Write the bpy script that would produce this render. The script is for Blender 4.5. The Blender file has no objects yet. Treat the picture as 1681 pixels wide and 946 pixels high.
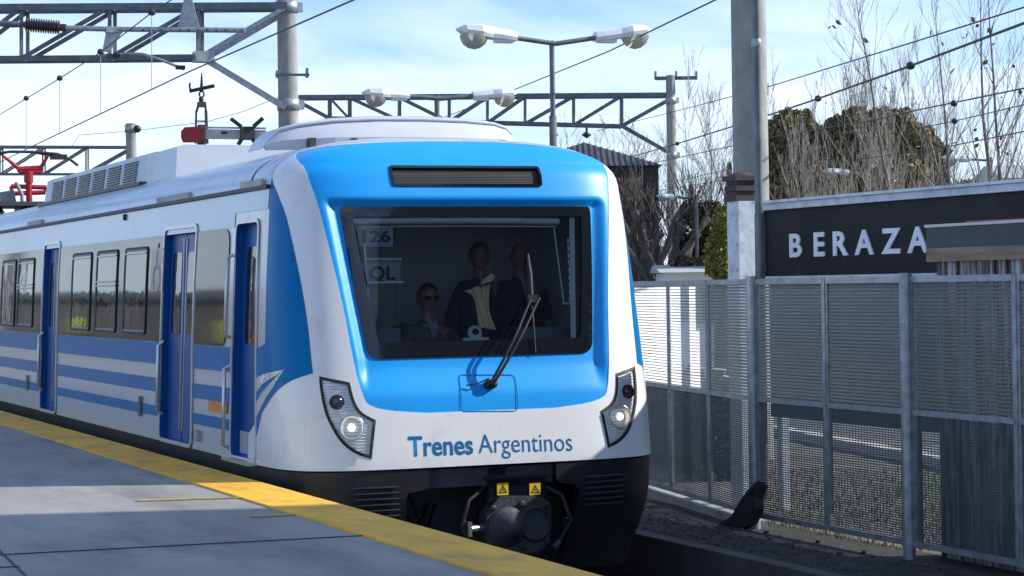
import bpy, bmesh, math, random
from mathutils import Vector, Matrix
from mathutils.geometry import delaunay_2d_cdt
R = math.radians
scene = bpy.context.scene
COL = scene.collection
random.seed(7)

# ------------------------------------------------------------------ camera
TH, PITCH, ROLL, FPX, HC = 0.393760, -0.000814, 0.016, 3600.0, 1.43
CF = Vector((math.sin(TH)*math.cos(PITCH), math.cos(TH)*math.cos(PITCH), math.sin(PITCH)))
CR0 = Vector((math.cos(TH), -math.sin(TH), 0)); CU0 = CR0.cross(CF)
_c, _s = math.cos(ROLL), math.sin(ROLL)
# image->level:  a = x*c - y*s ; b = x*s + y*c  (y down)
def ray(px, py):
    x, y = px-840.5, py-473.0
    a, b = x*_c - y*_s, x*_s + y*_c
    d = CR0*(a/FPX) - CU0*(b/FPX) + CF
    return d
CR = (CR0*_c - CU0*_s)      # direction of +x in the picture
CUP = -(CR0*(-_s) - CU0*_c) # direction of -y in the picture
ORG = Vector((0, 0, HC))
cam_d = bpy.data.cameras.new("camera"); cam = bpy.data.objects.new("camera", cam_d); COL.objects.link(cam)
cam_d.sensor_fit = 'HORIZONTAL'; cam_d.sensor_width = 36.0; cam_d.lens = FPX/1681.0*36.0
cam_d.clip_start = .1; cam_d.clip_end = 6000
M = Matrix.Identity(4)
for i in range(3):
    M[i][0] = CR[i]; M[i][1] = CUP[i]; M[i][2] = -CF[i]; M[i][3] = ORG[i]
cam.matrix_world = M
scene.camera = cam
scene.render.resolution_x = 1024; scene.render.resolution_y = 576

# ------------------------------------------------------------------ light
SUN_AZ_VEC = Vector((.955, -.297)); SUN_EL = R(33)
SD = Vector((SUN_AZ_VEC.x*math.cos(SUN_EL), SUN_AZ_VEC.y*math.cos(SUN_EL), math.sin(SUN_EL))).normalized()
sun_d = bpy.data.lights.new("sun", 'SUN'); sun_d.energy = 4.9; sun_d.angle = R(.5); sun_d.color = (1.0, .95, .87)
sun = bpy.data.objects.new("sun", sun_d); COL.objects.link(sun)
sun.rotation_euler = SD.to_track_quat('Z', 'Y').to_euler()
world = bpy.data.worlds.new("World"); scene.world = world; world.use_nodes = True
def build_world():
    nt = world.node_tree; N = nt.nodes; Lk = nt.links; N.clear()
    out = N.new('ShaderNodeOutputWorld'); bg = N.new('ShaderNodeBackground'); bg.inputs[1].default_value = 0.12
    sky = N.new('ShaderNodeTexSky'); sky.sky_type = 'NISHITA'; sky.sun_disc = False
    sky.sun_elevation = SUN_EL; sky.sun_rotation = math.atan2(SD.x, SD.y)
    sky.air_density = 1.0; sky.dust_density = .6; sky.ozone_density = 1.5
    tc = N.new('ShaderNodeTexCoord'); mp = N.new('ShaderNodeMapping')
    mp.inputs['Rotation'].default_value = (0, 0, R(24)); mp.inputs['Scale'].default_value = (1.1, 2.2, 6.5)
    Lk.new(tc.outputs['Generated'], mp.inputs[0])
    n1 = N.new('ShaderNodeTexNoise'); n1.inputs['Scale'].default_value = 2.6; n1.inputs['Detail'].default_value = 9; n1.inputs['Roughness'].default_value = .55
    n1.inputs['Distortion'].default_value = .5
    Lk.new(mp.outputs[0], n1.inputs[0])
    rp = N.new('ShaderNodeValToRGB'); rp.color_ramp.elements[0].position = .45; rp.color_ramp.elements[1].position = .68
    rp.color_ramp.elements[0].color = (.0, .0, .0, 1); rp.color_ramp.elements[1].color = (1, 1, 1, 1)
    Lk.new(n1.outputs[0], rp.inputs[0])
    # more cloud and haze low down
    sx = N.new('ShaderNodeSeparateXYZ'); Lk.new(tc.outputs['Generated'], sx.inputs[0])
    mr = N.new('ShaderNodeMapRange'); mr.inputs[1].default_value = 0.0; mr.inputs[2].default_value = .17; mr.inputs[3].default_value = .72; mr.inputs[4].default_value = 0.0
    Lk.new(sx.outputs[2], mr.inputs[0])
    ad = N.new('ShaderNodeMath'); ad.operation = 'ADD'; ad.use_clamp = True
    Lk.new(rp.outputs[0], ad.inputs[0]); Lk.new(mr.outputs[0], ad.inputs[1])
    ml = N.new('ShaderNodeMath'); ml.operation = 'MULTIPLY'; ml.inputs[1].default_value = .85; Lk.new(ad.outputs[0], ml.inputs[0])
    mx = N.new('ShaderNodeMix'); mx.data_type = 'RGBA'; mx.inputs['B'].default_value = (7.0, 8.0, 9.4, 1)
    Lk.new(ml.outputs[0], mx.inputs['Factor']); 
    tn = N.new('ShaderNodeMix'); tn.data_type = 'RGBA'; tn.blend_type = 'MULTIPLY'; tn.inputs['Factor'].default_value = 1; tn.inputs['B'].default_value = (.62, .89, 1.28, 1)
    Lk.new(sky.outputs[0], tn.inputs['A']); Lk.new(tn.outputs['Result'], mx.inputs['A'])
    Lk.new(mx.outputs['Result'], bg.inputs[0]); Lk.new(bg.outputs[0], out.inputs[0])
build_world()
scene.view_settings.view_transform = 'Standard'; scene.view_settings.look = 'None'
scene.view_settings.exposure = 0.38; scene.view_settings.gamma = 1.0; scene.view_settings.use_curve_mapping = False
scene.render.engine = 'CYCLES'; scene.cycles.max_bounces = 8; scene.cycles.transparent_max_bounces = 24

# ------------------------------------------------------------------ placing helpers
def at(px, py, Z):
    d = ray(px, py); return ORG + d*(Z/d.dot(CF))
def on(px, py, ax, val):
    d = ray(px, py); return ORG + d*((val-ORG[ax])/d[ax])

# ------------------------------------------------------------------ materials
def mat(name, col, rough=.5, metal=0.0, spec=.5, coat=0.0, coat_rough=.05, var=0.0, vscale=4.0, bump=0.0, bscale=30.0,
        dirt=None, dscale=2.0, dlo=.5, dhi=.75, stretch=(1, 1, 1), emit=None, estr=0.0, rvar=0.0):
    m = bpy.data.materials.new(name); m.use_nodes = True
    nt = m.node_tree; N = nt.nodes; L = nt.links; b = N['Principled BSDF']
    b.inputs['Base Color'].default_value = (*col, 1); b.inputs['Roughness'].default_value = rough
    b.inputs['Metallic'].default_value = metal; b.inputs['Specular IOR Level'].default_value = spec
    b.inputs['Coat Weight'].default_value = coat; b.inputs['Coat Roughness'].default_value = coat_rough
    if emit: b.inputs['Emission Color'].default_value = (*emit, 1); b.inputs['Emission Strength'].default_value = estr
    tc = N.new('ShaderNodeTexCoord'); mp = N.new('ShaderNodeMapping'); mp.inputs['Scale'].default_value = stretch
    L.new(tc.outputs['Object'], mp.inputs[0])
    cur = None
    if var > 0:
        n = N.new('ShaderNodeTexNoise'); n.inputs['Scale'].default_value = vscale; n.inputs['Detail'].default_value = 6; L.new(mp.outputs[0], n.inputs[0])
        r = N.new('ShaderNodeMapRange'); r.inputs[1].default_value = .3; r.inputs[2].default_value = .7; r.inputs[3].default_value = 1-var; r.inputs[4].default_value = 1+var
        L.new(n.outputs[0], r.inputs[0])
        mx = N.new('ShaderNodeMix'); mx.data_type = 'RGBA'; mx.blend_type = 'MULTIPLY'; mx.inputs['Factor'].default_value = 1
        mx.inputs['A'].default_value = (*col, 1); L.new(r.outputs[0], mx.inputs['B']); cur = mx.outputs['Result']
    if dirt:
        n = N.new('ShaderNodeTexNoise'); n.inputs['Scale'].default_value = dscale; n.inputs['Detail'].default_value = 8; n.inputs['Roughness'].default_value = .65
        L.new(mp.outputs[0], n.inputs[0])
        r = N.new('ShaderNodeMapRange'); r.inputs[1].default_value = dlo; r.inputs[2].default_value = dhi; L.new(n.outputs[0], r.inputs[0])
        mx = N.new('ShaderNodeMix'); mx.data_type = 'RGBA'; mx.inputs['A'].default_value = (*col, 1); mx.inputs['B'].default_value = (*dirt, 1)
        if cur: L.new(cur, mx.inputs['A'])
        L.new(r.outputs[0], mx.inputs['Factor']); cur = mx.outputs['Result']
    if cur: L.new(cur, b.inputs['Base Color'])
    if bump > 0:
        n = N.new('ShaderNodeTexNoise'); n.inputs['Scale'].default_value = bscale; n.inputs['Detail'].default_value = 5; L.new(mp.outputs[0], n.inputs[0])
        bp = N.new('ShaderNodeBump'); bp.inputs['Strength'].default_value = bump; bp.inputs['Distance'].default_value = .02
        L.new(n.outputs[0], bp.inputs['Height']); L.new(bp.outputs[0], b.inputs['Normal'])
        if coat: L.new(bp.outputs[0], b.inputs['Coat Normal'])
    if rvar > 0:
        n = N.new('ShaderNodeTexNoise'); n.inputs['Scale'].default_value = 3; n.inputs['Detail'].default_value = 6; L.new(mp.outputs[0], n.inputs[0])
        r = N.new('ShaderNodeMapRange'); r.inputs[1].default_value = .3; r.inputs[2].default_value = .7; r.inputs[3].default_value = max(0, rough-rvar); r.inputs[4].default_value = rough+rvar
        L.new(n.outputs[0], r.inputs[0]); L.new(r.outputs[0], b.inputs['Roughness'])
    return m
def glass_mat(name, tint, refl=1.0, ior=1.5):
    m = bpy.data.materials.new(name); m.use_nodes = True
    nt = m.node_tree; N = nt.nodes; L = nt.links; N.clear()
    o = N.new('ShaderNodeOutputMaterial'); tr = N.new('ShaderNodeBsdfTransparent'); gl = N.new('ShaderNodeBsdfGlossy')
    tr.inputs[0].default_value = (*tint, 1); gl.inputs['Roughness'].default_value = .02; gl.inputs[0].default_value = (refl, refl, refl, 1)
    fr = N.new('ShaderNodeFresnel'); fr.inputs[0].default_value = ior; mx = N.new('ShaderNodeMixShader')
    L.new(fr.outputs[0], mx.inputs[0]); L.new(tr.outputs[0], mx.inputs[1]); L.new(gl.outputs[0], mx.inputs[2]); L.new(mx.outputs[0], o.inputs[0])
    return m
def translucent_mat(name, col, tcol, f, rough=.4):
    m = bpy.data.materials.new(name); m.use_nodes = True
    nt = m.node_tree; N = nt.nodes; L = nt.links; b = N['Principled BSDF']; o = N['Material Output']
    b.inputs['Base Color'].default_value = (*col, 1); b.inputs['Roughness'].default_value = rough
    t = N.new('ShaderNodeBsdfTranslucent'); t.inputs[0].default_value = (*tcol, 1)
    mx = N.new('ShaderNodeMixShader'); mx.inputs[0].default_value = f
    L.new(b.outputs[0], mx.inputs[1]); L.new(t.outputs[0], mx.inputs[2]); L.new(mx.outputs[0], o.inputs[0])
    return m
MT = dict(
 upper=mat('upper_side_sky_tint', (.30, .43, .57), .2, metal=.25, spec=.4, coat=.1, bump=.045, bscale=1.5, var=.05, stretch=(1, 1, .3)),  # silver side with the blue sky reflection put into its base colour
 white=mat('white_paint', (.76, .765, .77), .22, coat=.6, bump=.02, bscale=3, dirt=(.5, .5, .5), dlo=.55, dhi=.9, dscale=3),
 blue=mat('bright_blue_paint', (.001, .31, .78), .42, spec=.4, coat=.08, coat_rough=.1, bump=.015, bscale=4, var=.03),
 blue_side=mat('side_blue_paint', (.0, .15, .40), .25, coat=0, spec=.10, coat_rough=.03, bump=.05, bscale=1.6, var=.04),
 door_blue=mat('door_blue_paint', (.001, .07, .27), .35, coat=.0, spec=.3, var=.05),
 silver=mat('silver_side_paint', (.55, .575, .60), .2, metal=.2, spec=.4, coat=.1, bump=.045, bscale=1.5, dirt=(.3, .3, .3), dscale=2.5, dlo=.6, dhi=.85, stretch=(1, 1, .3)),
 roof=mat('pale_roof_paint', (.50, .55, .62), .28, metal=.2, coat=.3, bump=.12, bscale=5, dirt=(.3, .31, .32), dscale=4, dlo=.52, dhi=.8),
 band=mat('dark_window_band', (.03, .029, .029), .06, coat=0, spec=.45, bump=.02, bscale=2),
 pane=mat('dark_side_glass', (.012, .012, .014), .02, coat=0, spec=1.0, bump=.10, bscale=3.5),
 black=mat('black_skirt', (.006, .0065, .009), .45, bump=.05, bscale=8, var=.2, dirt=(.018, .018, .018), dlo=.55, dhi=.8),
 blackgloss=mat('black_gloss', (.006, .007, .010), .12, coat=.5),
 rubber=mat('black_rubber', (.012, .012, .013), .6),
 darkgrey=mat('dark_grey', (.045, .048, .052), .5, var=.2),
 grey=mat('mid_grey', (.22, .23, .24), .5, var=.15),
 hood=mat('hood_paint', (.55, .58, .63), .3, coat=.3, var=.04),
 steel=mat('brushed_steel', (.55, .56, .57), .3, metal=.9, var=.1),
 galv=mat('galvanised_steel', (.33, .36, .39), .42, metal=.55, var=.25, vscale=12, bump=.1, bscale=60),
 galv_dark=mat('weathered_galvanised', (.13, .145, .165), .5, metal=.4, var=.3, vscale=5),
 concrete=mat('pole_concrete', (.30, .30, .29), .85, var=.18, vscale=5, bump=.5, bscale=25, dirt=(.17, .17, .165), dscale=1.6, stretch=(1, 1, .6)),
 red=mat('red_paint', (.34, .01, .018), .35, var=.15),
 insul=mat('brown_porcelain', (.045, .016, .014), .2, coat=.5),
 lampshell=mat('lamp_shell', (.72, .74, .77), .35, metal=.15, var=.08),
 lampglass=translucent_mat('lamp_bowl', (.55, .56, .5), (.6, .6, .52), .6, .15),
 wire=mat('dark_wire', (.02, .022, .026), .5),
 signwhite=mat('sign_frame_paint', (.56, .63, .70), .45, var=.12, vscale=8, bump=.2, bscale=20, dirt=(.3, .34, .38), dscale=6),
 signblack=mat('sign_black', (.006, .007, .010), .5, spec=.2, bump=.06, bscale=5, dirt=(.07, .07, .065), dlo=.60, dhi=.8, dscale=4),
 signletter=mat('sign_letter', (.70, .75, .80), .5, var=.1),
 orange=mat('orange_reflector', (.62, .22, .02), .35),
 yellowlab=mat('yellow_label', (.75, .5, .02), .4),
 maskblue=mat('lettering_blue', (.01, .14, .34), .3),
 pink=mat('sticker_pink', (.34, .21, .20), .3),
 skin=mat('skin', (.30, .165, .12), .5),
 jacket=mat('dark_jacket', (.018, .024, .04), .85, var=.2),
 olive=mat('olive_coat', (.10, .10, .085), .85, var=.2),
 shirt=mat('pale_shirt', (.22, .25, .30), .8),
 hair=mat('dark_hair', (.02, .017, .015), .7), hairgrey=mat('grey_hair', (.22, .21, .2), .7),
 lensblack=mat('sunglass_lens', (.004, .004, .005), .1),
 beige=mat('beige_cloth', (.88, .62, .36), .85, var=.12),
 cabwall=mat('cab_wall', (.74, .76, .79), .5, var=.05),
 desk=mat('desk_grey', (.20, .22, .26), .5),
 pale=mat('pale_plastic', (.72, .74, .76), .35),
 bark=mat('grey_bark', (.20, .17, .145), .9, var=.3, vscale=3),
 barkdark=mat('dark_bark', (.075, .06, .05), .9, var=.3, vscale=3),
 twig=mat('pale_twigs', (.25, .225, .20), .9, var=.25, vscale=2),
 wood=mat('weathered_wood', (.30, .21, .14), .8, var=.4, vscale=4, stretch=(.4, .4, 3), bump=.4, bscale=12),
 slate=mat('dark_slate', (.055, .062, .075), .6, var=.2),
 timber=mat('dark_timber', (.045, .04, .038), .8, var=.3),
 render=mat('white_render', (.68, .68, .66), .8, var=.06),
 signalwhite=mat('signal_grey', (.5, .5, .5), .6, var=.2),
)
GLASS = glass_mat('windscreen_glass', (.70, .735, .77))
CLEAR = glass_mat('clear_lens', (.95, .95, .95))

# ------------------------------------------------------------------ mesh helpers
class MB:
    def __init__(s): s.v = []; s.f = []; s.m = []; s.sm = []
    def add(s, vs, fs, m=0, smooth=False):
        o = len(s.v); s.v += [tuple(v) for v in vs]; s.f += [tuple(i+o for i in f) for f in fs]
        s.m += [m]*len(fs); s.sm += [smooth]*len(fs); return s
    def box(s, c, d, rot=None, m=0):
        hx, hy, hz = d[0]/2, d[1]/2, d[2]/2
        vs = [Vector((x, y, z)) for x in (-hx, hx) for y in (-hy, hy) for z in (-hz, hz)]
        if rot is not None: vs = [rot @ v for v in vs]
        c = Vector(c)
        return s.add([v+c for v in vs], [(0, 1, 3, 2), (4, 6, 7, 5), (0, 4, 5, 1), (2, 3, 7, 6), (0, 2, 6, 4), (1, 5, 7, 3)], m)
    def bar(s, a, b, w, h=None, up=(0, 0, 1), m=0):
        a = Vector(a); b = Vector(b); h = h or w; d = (b-a); L = d.length; d.normalize(); u = Vector(up)
        if abs(d.dot(u)) > .98: u = Vector((0, 1, 0))
        x = d.cross(u).normalized(); z = x.cross(d)
        vs = [p + x*sx*w/2 + z*sz*h/2 for p in (a, b) for sx, sz in ((-1, -1), (1, -1), (1, 1), (-1, 1))]
        return s.add(vs, [(0, 1, 2, 3), (7, 6, 5, 4), (0, 4, 5, 1), (1, 5, 6, 2), (2, 6, 7, 3), (3, 7, 4, 0)], m)
    def angle(s, a, b, w, up=(0, 0, 1), m=0):   # an L section
        a = Vector(a); b = Vector(b); d = (b-a).normalized(); u = Vector(up)
        if abs(d.dot(u)) > .98: u = Vector((0, 1, 0))
        x = d.cross(u).normalized(); z = x.cross(d)
        s.bar(a+z*w/2, b+z*w/2, w, .012*(w/.08), up, m); s.bar(a+x*w*.46, b+x*w*.46, .012*(w/.08), w*.96, up, m); return s
    def tube(s, pts, r, n=8, m=0, caps=True, smooth=True):
        pts = [Vector(p) for p in pts]
        rs = r if isinstance(r, (list, tuple)) else [r]*len(pts)
        rings = []; prev = None
        for i, p in enumerate(pts):
            d = (pts[min(i+1, len(pts)-1)] - pts[max(i-1, 0)])
            if d.length < 1e-9: d = Vector((0, 0, 1))
            d.normalize()
            if prev is None:
                u = Vector((0, 0, 1)) if abs(d.z) < .9 else Vector((1, 0, 0)); x = d.cross(u).normalized()
            else: x = (prev - d*prev.dot(d)).normalized()
            prev = x; y = d.cross(x)
            rings.append([p + (x*math.cos(t)+y*math.sin(t))*rs[i] for t in [2*math.pi*k/n for k in range(n)]])
        vs = [v for rg in rings for v in rg]; fs = []
        for i in range(len(pts)-1):
            for k in range(n): fs.append((i*n+k, i*n+(k+1) % n, (i+1)*n+(k+1) % n, (i+1)*n+k))
        s.add(vs, fs, m, smooth)
        if caps: s.add(rings[0], [tuple(range(n))[::-1]], m); s.add(rings[-1], [tuple(range(n))], m)
        return s
    def lathe(s, o, ax, prof, n=20, m=0, smooth=True):
        o = Vector(o); ax = Vector(ax).normalized()
        u = Vector((0, 0, 1)) if abs(ax.z) < .9 else Vector((1, 0, 0)); x = ax.cross(u).normalized(); y = ax.cross(x)
        vs = [o + ax*h + (x*math.cos(2*math.pi*k/n)+y*math.sin(2*math.pi*k/n))*max(r, 1e-4) for (r, h) in prof for k in range(n)]
        fs = [(i*n+k, i*n+(k+1) % n, (i+1)*n+(k+1) % n, (i+1)*n+k) for i in range(len(prof)-1) for k in range(n)]
        return s.add(vs, fs, m, smooth)
    def prism(s, poly, ext, m=0):        # planar 3D outline extruded along a vector
        poly = [Vector(p) for p in poly]; ext = Vector(ext); n = len(poly)
        return s.add(poly + [p+ext for p in poly], [tuple(range(n)), tuple(range(2*n-1, n-1, -1))] + [(i, i+n, (i+1) % n+n, (i+1) % n) for i in range(n)], m)
    def build(s, name, m, parent=None, recalc=True, loc=None):
        me = bpy.data.meshes.new(name); me.from_pydata(s.v, [], s.f)
        ms = m if isinstance(m, (list, tuple)) else [m]
        for x in ms: me.materials.append(x)
        me.polygons.foreach_set('material_index', s.m); me.polygons.foreach_set('use_smooth', s.sm)
        if recalc:
            bm = bmesh.new(); bm.from_mesh(me); bmesh.ops.recalc_face_normals(bm, faces=bm.faces); bm.to_mesh(me); bm.free()
        o = bpy.data.objects.new(name, me); COL.objects.link(o)
        if parent is not None: setparent(o, parent)
        return o
def root_loc(p):
    v = Vector((0, 0, 0))
    while p is not None: v += p.location; p = p.parent
    return v
def setparent(o, p):      # geometry given in world coordinates: shift so that it stays put
    o.parent = p; w = root_loc(p)
    if w.length > 0 and o.type == 'MESH': o.data.transform(Matrix.Translation(-w)) if not o.get('_s') else None
def tag(o, label=None, cat=None, group=None, kind=None):
    if label: o['label'] = label
    if cat: o['category'] = cat
    if group: o['group'] = group
    if kind: o['kind'] = kind
    return o
def thing(name, label, cat, loc=(0, 0, 0), group=None):
    o = bpy.data.objects.new(name, None); o.empty_display_size = .3; COL.objects.link(o); o.location = loc
    return tag(o, label, cat, group)
def copy_tree(o, parent=None):
    c = o.copy(); COL.objects.link(c); c.parent = parent
    for ch in list(o.children): copy_tree(ch, c)
    return c
def text_mesh(body, size=1.0, bold=0.0, extrude=0.0, spacing=1.0):
    cu = bpy.data.curves.new('t', 'FONT'); cu.body = body; cu.size = size; cu.offset = bold; cu.extrude = extrude; cu.space_character = spacing
    cu.resolution_u = 4
    ob = bpy.data.objects.new('t', cu); COL.objects.link(ob)
    dg = bpy.context.evaluated_depsgraph_get(); dg.update(); me = bpy.data.meshes.new_from_object(ob.evaluated_get(dg))
    bpy.data.objects.remove(ob); bpy.data.curves.remove(cu); return me

# ================================================================== SETTING
PX = 4.50            # platform edge
ground_m = mat('ground_dirt', (.16, .14, .118), .95, var=.25, vscale=.8, bump=.6, bscale=6, dirt=(.09, .10, .05), dscale=.5, dlo=.45, dhi=.6)
asph = mat('asphalt', (.10, .10, .10), .9, var=.25, vscale=1.5, bump=.3, bscale=20)
def platform_mat():
    m = mat('platform_concrete', (.30, .285, .265), .62, var=.14, vscale=1.2, dirt=(.17, .165, .16), dscale=1.6, dlo=.46, dhi=.68, stretch=(1, .28, 1), bump=.35, bscale=9)
    nt = m.node_tree; N = nt.nodes; L = nt.links; b = N['Principled BSDF']
    src = b.inputs['Base Color'].links[0].from_socket
    tc = N.new('ShaderNodeTexCoord'); mp = N.new('ShaderNodeMapping'); mp.inputs['Scale'].default_value = (1.0, 14, 1); mp.inputs['Rotation'].default_value = (0, 0, R(-12)); L.new(tc.outputs['Object'], mp.inputs[0])
    n = N.new('ShaderNodeTexNoise'); n.inputs['Scale'].default_value = 1.1; n.inputs['Detail'].default_value = 8; n.inputs['Roughness'].default_value = .7; L.new(mp.outputs[0], n.inputs[0])
    r = N.new('ShaderNodeMapRange'); r.inputs[1].default_value = .56; r.inputs[2].default_value = .70; r.inputs[4].default_value = .6; L.new(n.outputs[0], r.inputs[0])
    mx = N.new('ShaderNodeMix'); mx.data_type = 'RGBA'; mx.inputs['B'].default_value = (.085, .09, .095, 1)
    L.new(src, mx.inputs['A']); L.new(r.outputs[0], mx.inputs['Factor']); L.new(mx.outputs['Result'], b.inputs['Base Color'])
    return m
PLAT = platform_mat()
YEL = mat('yellow_edge_paint', (.86, .46, .025), .6, var=.14, vscale=3, dirt=(.36, .22, .08), dscale=4.0, dlo=.50, dhi=.75, stretch=(1, .5, 1), bump=.25, bscale=14)
def S(name, mb, m): return tag(mb.build(name, m), kind='structure')
S('ground', MB().box((1010, 900, -1.0), (2003.4, 2400, .5)), ground_m)
S('ground_beyond_platform', MB().box((-1010, 900, -1.0), (2000, 2400, .5)), ground_m)
S('track_bed', MB().box((6.4, 145, -1.36), (3.78, 310, .2)), mat('ballast', (.05, .045, .04), .95, var=.5, vscale=25, bump=1, bscale=25))
S('verge_shade', MB().box((9.08, 60, -.749), (1.28, 160, .012)), mat('shade_dark_soil', (.026, .024, .022), .95, var=.5, vscale=6, bump=1, bscale=15, dirt=(.05, .045, .04), dscale=5, dlo=.6, dhi=.75))  # shade between train and fence put into a near-black ground strip
for x in (5.42, 7.10):
    mb = MB(); mb.box((x, 70, -1.22), (.14, 150, .03)); mb.box((x, 70, -1.17), (.02, 150, .08)); mb.box((x, 70, -1.11), (.072, 150, .05))
    S('rail', mb, mat('rail_steel', (.12, .09, .075), .5, metal=.6))
S('platform', MB().box((PX-6.53, 50, -.65), (13.0, 130, 1.29)), PLAT)
mb = MB(); mb.box((PX-.225, 50, -.012), (.45, 130, .04)); S('platform_edge_strip', mb, YEL)
mb = MB(); mb.box((PX+.004, 50, -.1), (.02, 130, .155)); S('platform_nosing', mb, mat('pale_nosing', (.34, .30, .2), .8, var=.2))
def line_between(a, b, w, z, name, m):
    A = on(*a, 2, z); B = on(*b, 2, z); S(name, MB().bar(A, B, w, .006), m)
mk = mat('worn_yellow_line', (.50, .36, .09), .8, var=.4, vscale=9)
line_between((222, 822), (424, 816), .035, .003, 'painted_line', mk)
line_between((410, 848), (512, 843), .035, .003, 'painted_line', mk)
jm = mat('slab_joint', (.075, .075, .075), .95)
for a, b in (((-60, 914), (640, 877)), ((-12, 893), (60, 962)), ((-60, 934), (32, 930))):
    line_between(a, b, .008, .0005, 'slab_joint', jm)
# low ledge beside the far rail
S('far_ledge_kerb', MB().box((8.36, 60, -.92), (.16, 160, .36)), mat('old_kerb', (.07, .066, .062), .9, var=.3, vscale=2))
A = on(1262, 706, 2, -.7); B = on(1700, 790, 2, -.7)
S('path_kerb', MB().bar(A, B, .22, .14), mat('pale_kerb', (.5, .48, .44), .8, var=.15))
pa = [on(1100, 640, 2, -.744), on(1700, 650, 2, -.744), on(1700, 745, 2, -.744), on(1262, 696, 2, -.744), on(1100, 672, 2, -.744)]
S('road', MB().add(pa, [(0, 1, 2, 3, 4)]), asph)
S('brightening_ground', MB().add([on(985, 642, 2, -.742), on(1246, 642, 2, -.742), on(1246, 478, 2, -.742), on(985, 478, 2, -.742)], [(0, 1, 2, 3)]), mat('brightening_pale', (.58, .56, .52), .9, var=.08, vscale=.3))  # pale ground added to brighten the view through the left fence panels
def stones():
    rnd = random.Random(9); mb = MB()
    for i in range(900):
        x = rnd.uniform(8.46, 9.3); y = rnd.uniform(10, 22); q = rnd.uniform(.005, .016)*(1 if rnd.random() < .93 else 2)
        rot = Matrix.Rotation(rnd.uniform(0, 3), 3, 'Z') @ Matrix.Rotation(rnd.uniform(0, 1), 3, 'X')
        mb.box((x, y, -.742+q*.3), (q*1.4, q, q*.8), rot)
    tag(mb.build('gravel', mat('gravel_stones', (.06, .056, .05), .9, var=.5, vscale=9)), kind='stuff')
stones()
# grass tufts by the fence
def grass_patch():
    mb = MB(); rnd = random.Random(3)
    for i in range(9000):
        p = on(rnd.uniform(1240, 1700), rnd.uniform(770, 905), 2, -.75)
        if p.x < 9.6: continue
        h = rnd.uniform(.02, .07); a = rnd.uniform(0, 6.28); w = .006; dx, dy = math.cos(a)*w, math.sin(a)*w
        mb.add([(p.x-dx, p.y-dy, -.76), (p.x+dx, p.y+dy, -.76), (p.x+rnd.uniform(-.03, .03), p.y+rnd.uniform(-.03, .03), -.75+h)], [(0, 1, 2)])
    tag(mb.build('grass', mat('dry_grass', (.10, .11, .045), .9, var=.4, vscale=3), recalc=False), kind='stuff')
grass_patch()

# ================================================================== TRAIN SURFACE
XC, Y1, PP, ZT, HH, TT = 6.26, 16.9, 5.2, 2.2, .44, .75
WZ = ([-.8, -.3, .05, 1.0, 1.6, 2.2], [1.40, 1.56, 1.58, 1.55, 1.52, 1.475])
YZ = ([-.8, -.2, .1, .55, .9, 2.06, 2.36, 2.5], [15.64, 15.48, 15.48, 15.53, 15.61, 15.86, 15.97, 16.06])
def interp(x, xs, ys):
    if x <= xs[0]: return ys[0]
    for i in range(len(xs)-1):
        if x <= xs[i+1]:
            f = (x-xs[i])/(xs[i+1]-xs[i]); return ys[i]*(1-f)+ys[i+1]*f
    return ys[-1]
def sinterp(x, xs, ys, h=.10):
    return sum(interp(x+o*h, xs, ys)*w for o, w in ((-1, .15), (-.5, .22), (0, .26), (.5, .22), (1, .15)))
def zt_of(t): return t if t <= ZT else ZT + HH*math.sin(min(1, (t-ZT)/TT)*math.pi/2)
def t_of(z): return z if z <= ZT else ZT + TT*math.asin(min(1, (z-ZT)/HH))/(math.pi/2)
def prof(z):
    W = sinterp(min(z, ZT), *WZ)
    h = min(max((z-ZT)/HH, 0), .999999); W *= (1-h**2.6)**(1/2.6)
    D = Y1 - sinterp(min(z, 2.4), *YZ)
    h = min(max((z-2.3)/(ZT+HH-2.3), 0), .999999); D *= (1-h**2.4)**(1/2.4)
    return W, D
NT = 3000
_tab = []
def _mk():
    pts = [(math.cos(math.pi/2*k/NT)**(2/PP), math.sin(math.pi/2*k/NT)**(2/PP)) for k in range(NT+1)]
    L = [0.0]
    for k in range(NT): L.append(L[-1] + math.hypot((pts[k+1][0]-pts[k][0])*1.55, (pts[k+1][1]-pts[k][1])*1.35))
    return pts, L
_P, _L = _mk(); HALF = _L[-1]; UU = 2*HALF
import bisect
def cs(l):
    i = min(max(bisect.bisect_left(_L, l), 1), NT); f = (l-_L[i-1])/max(1e-9, _L[i]-_L[i-1])
    return _P[i-1][0]*(1-f)+_P[i][0]*f, _P[i-1][1]*(1-f)+_P[i][1]*f
VW = lambda t: interp(t, [.9, 2.06], [.915, 1.06])
def smooth(x): x = min(max(x, 0), 1); return x*x*(3-2*x)
def P0(u, t):
    z = zt_of(t); W, D = prof(z)
    if u <= 0: return Vector((XC-W, Y1-u, z))
    if u >= UU: return Vector((XC+W, Y1+(u-UU), z))
    if u <= HALF: c, s_ = cs(u); return Vector((XC-W*c, Y1-D*s_, z))
    c, s_ = cs(UU-u); return Vector((XC+W*c, Y1-D*s_, z))
def NRM(u, t):
    e = .004; a = P0(u+e, t)-P0(u-e, t); b = P0(u, t+e)-P0(u, t-e); return a.cross(b).normalized()
def recess(u, t, p):
    if u < 0 or u > UU: return 0.0
    v = abs(p.x-XC); a = 1-smooth((v-VW(t)-.03)/.095)
    b = smooth((t-.60)/.26) * (1-smooth((t-2.075)/.05))
    return .055*a*b
def SP(u, t, off=0.0, rec=True):
    p = P0(u, t); n = NRM(u, t); return p + n*(off - (recess(u, t, p) if rec else 0))
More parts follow.
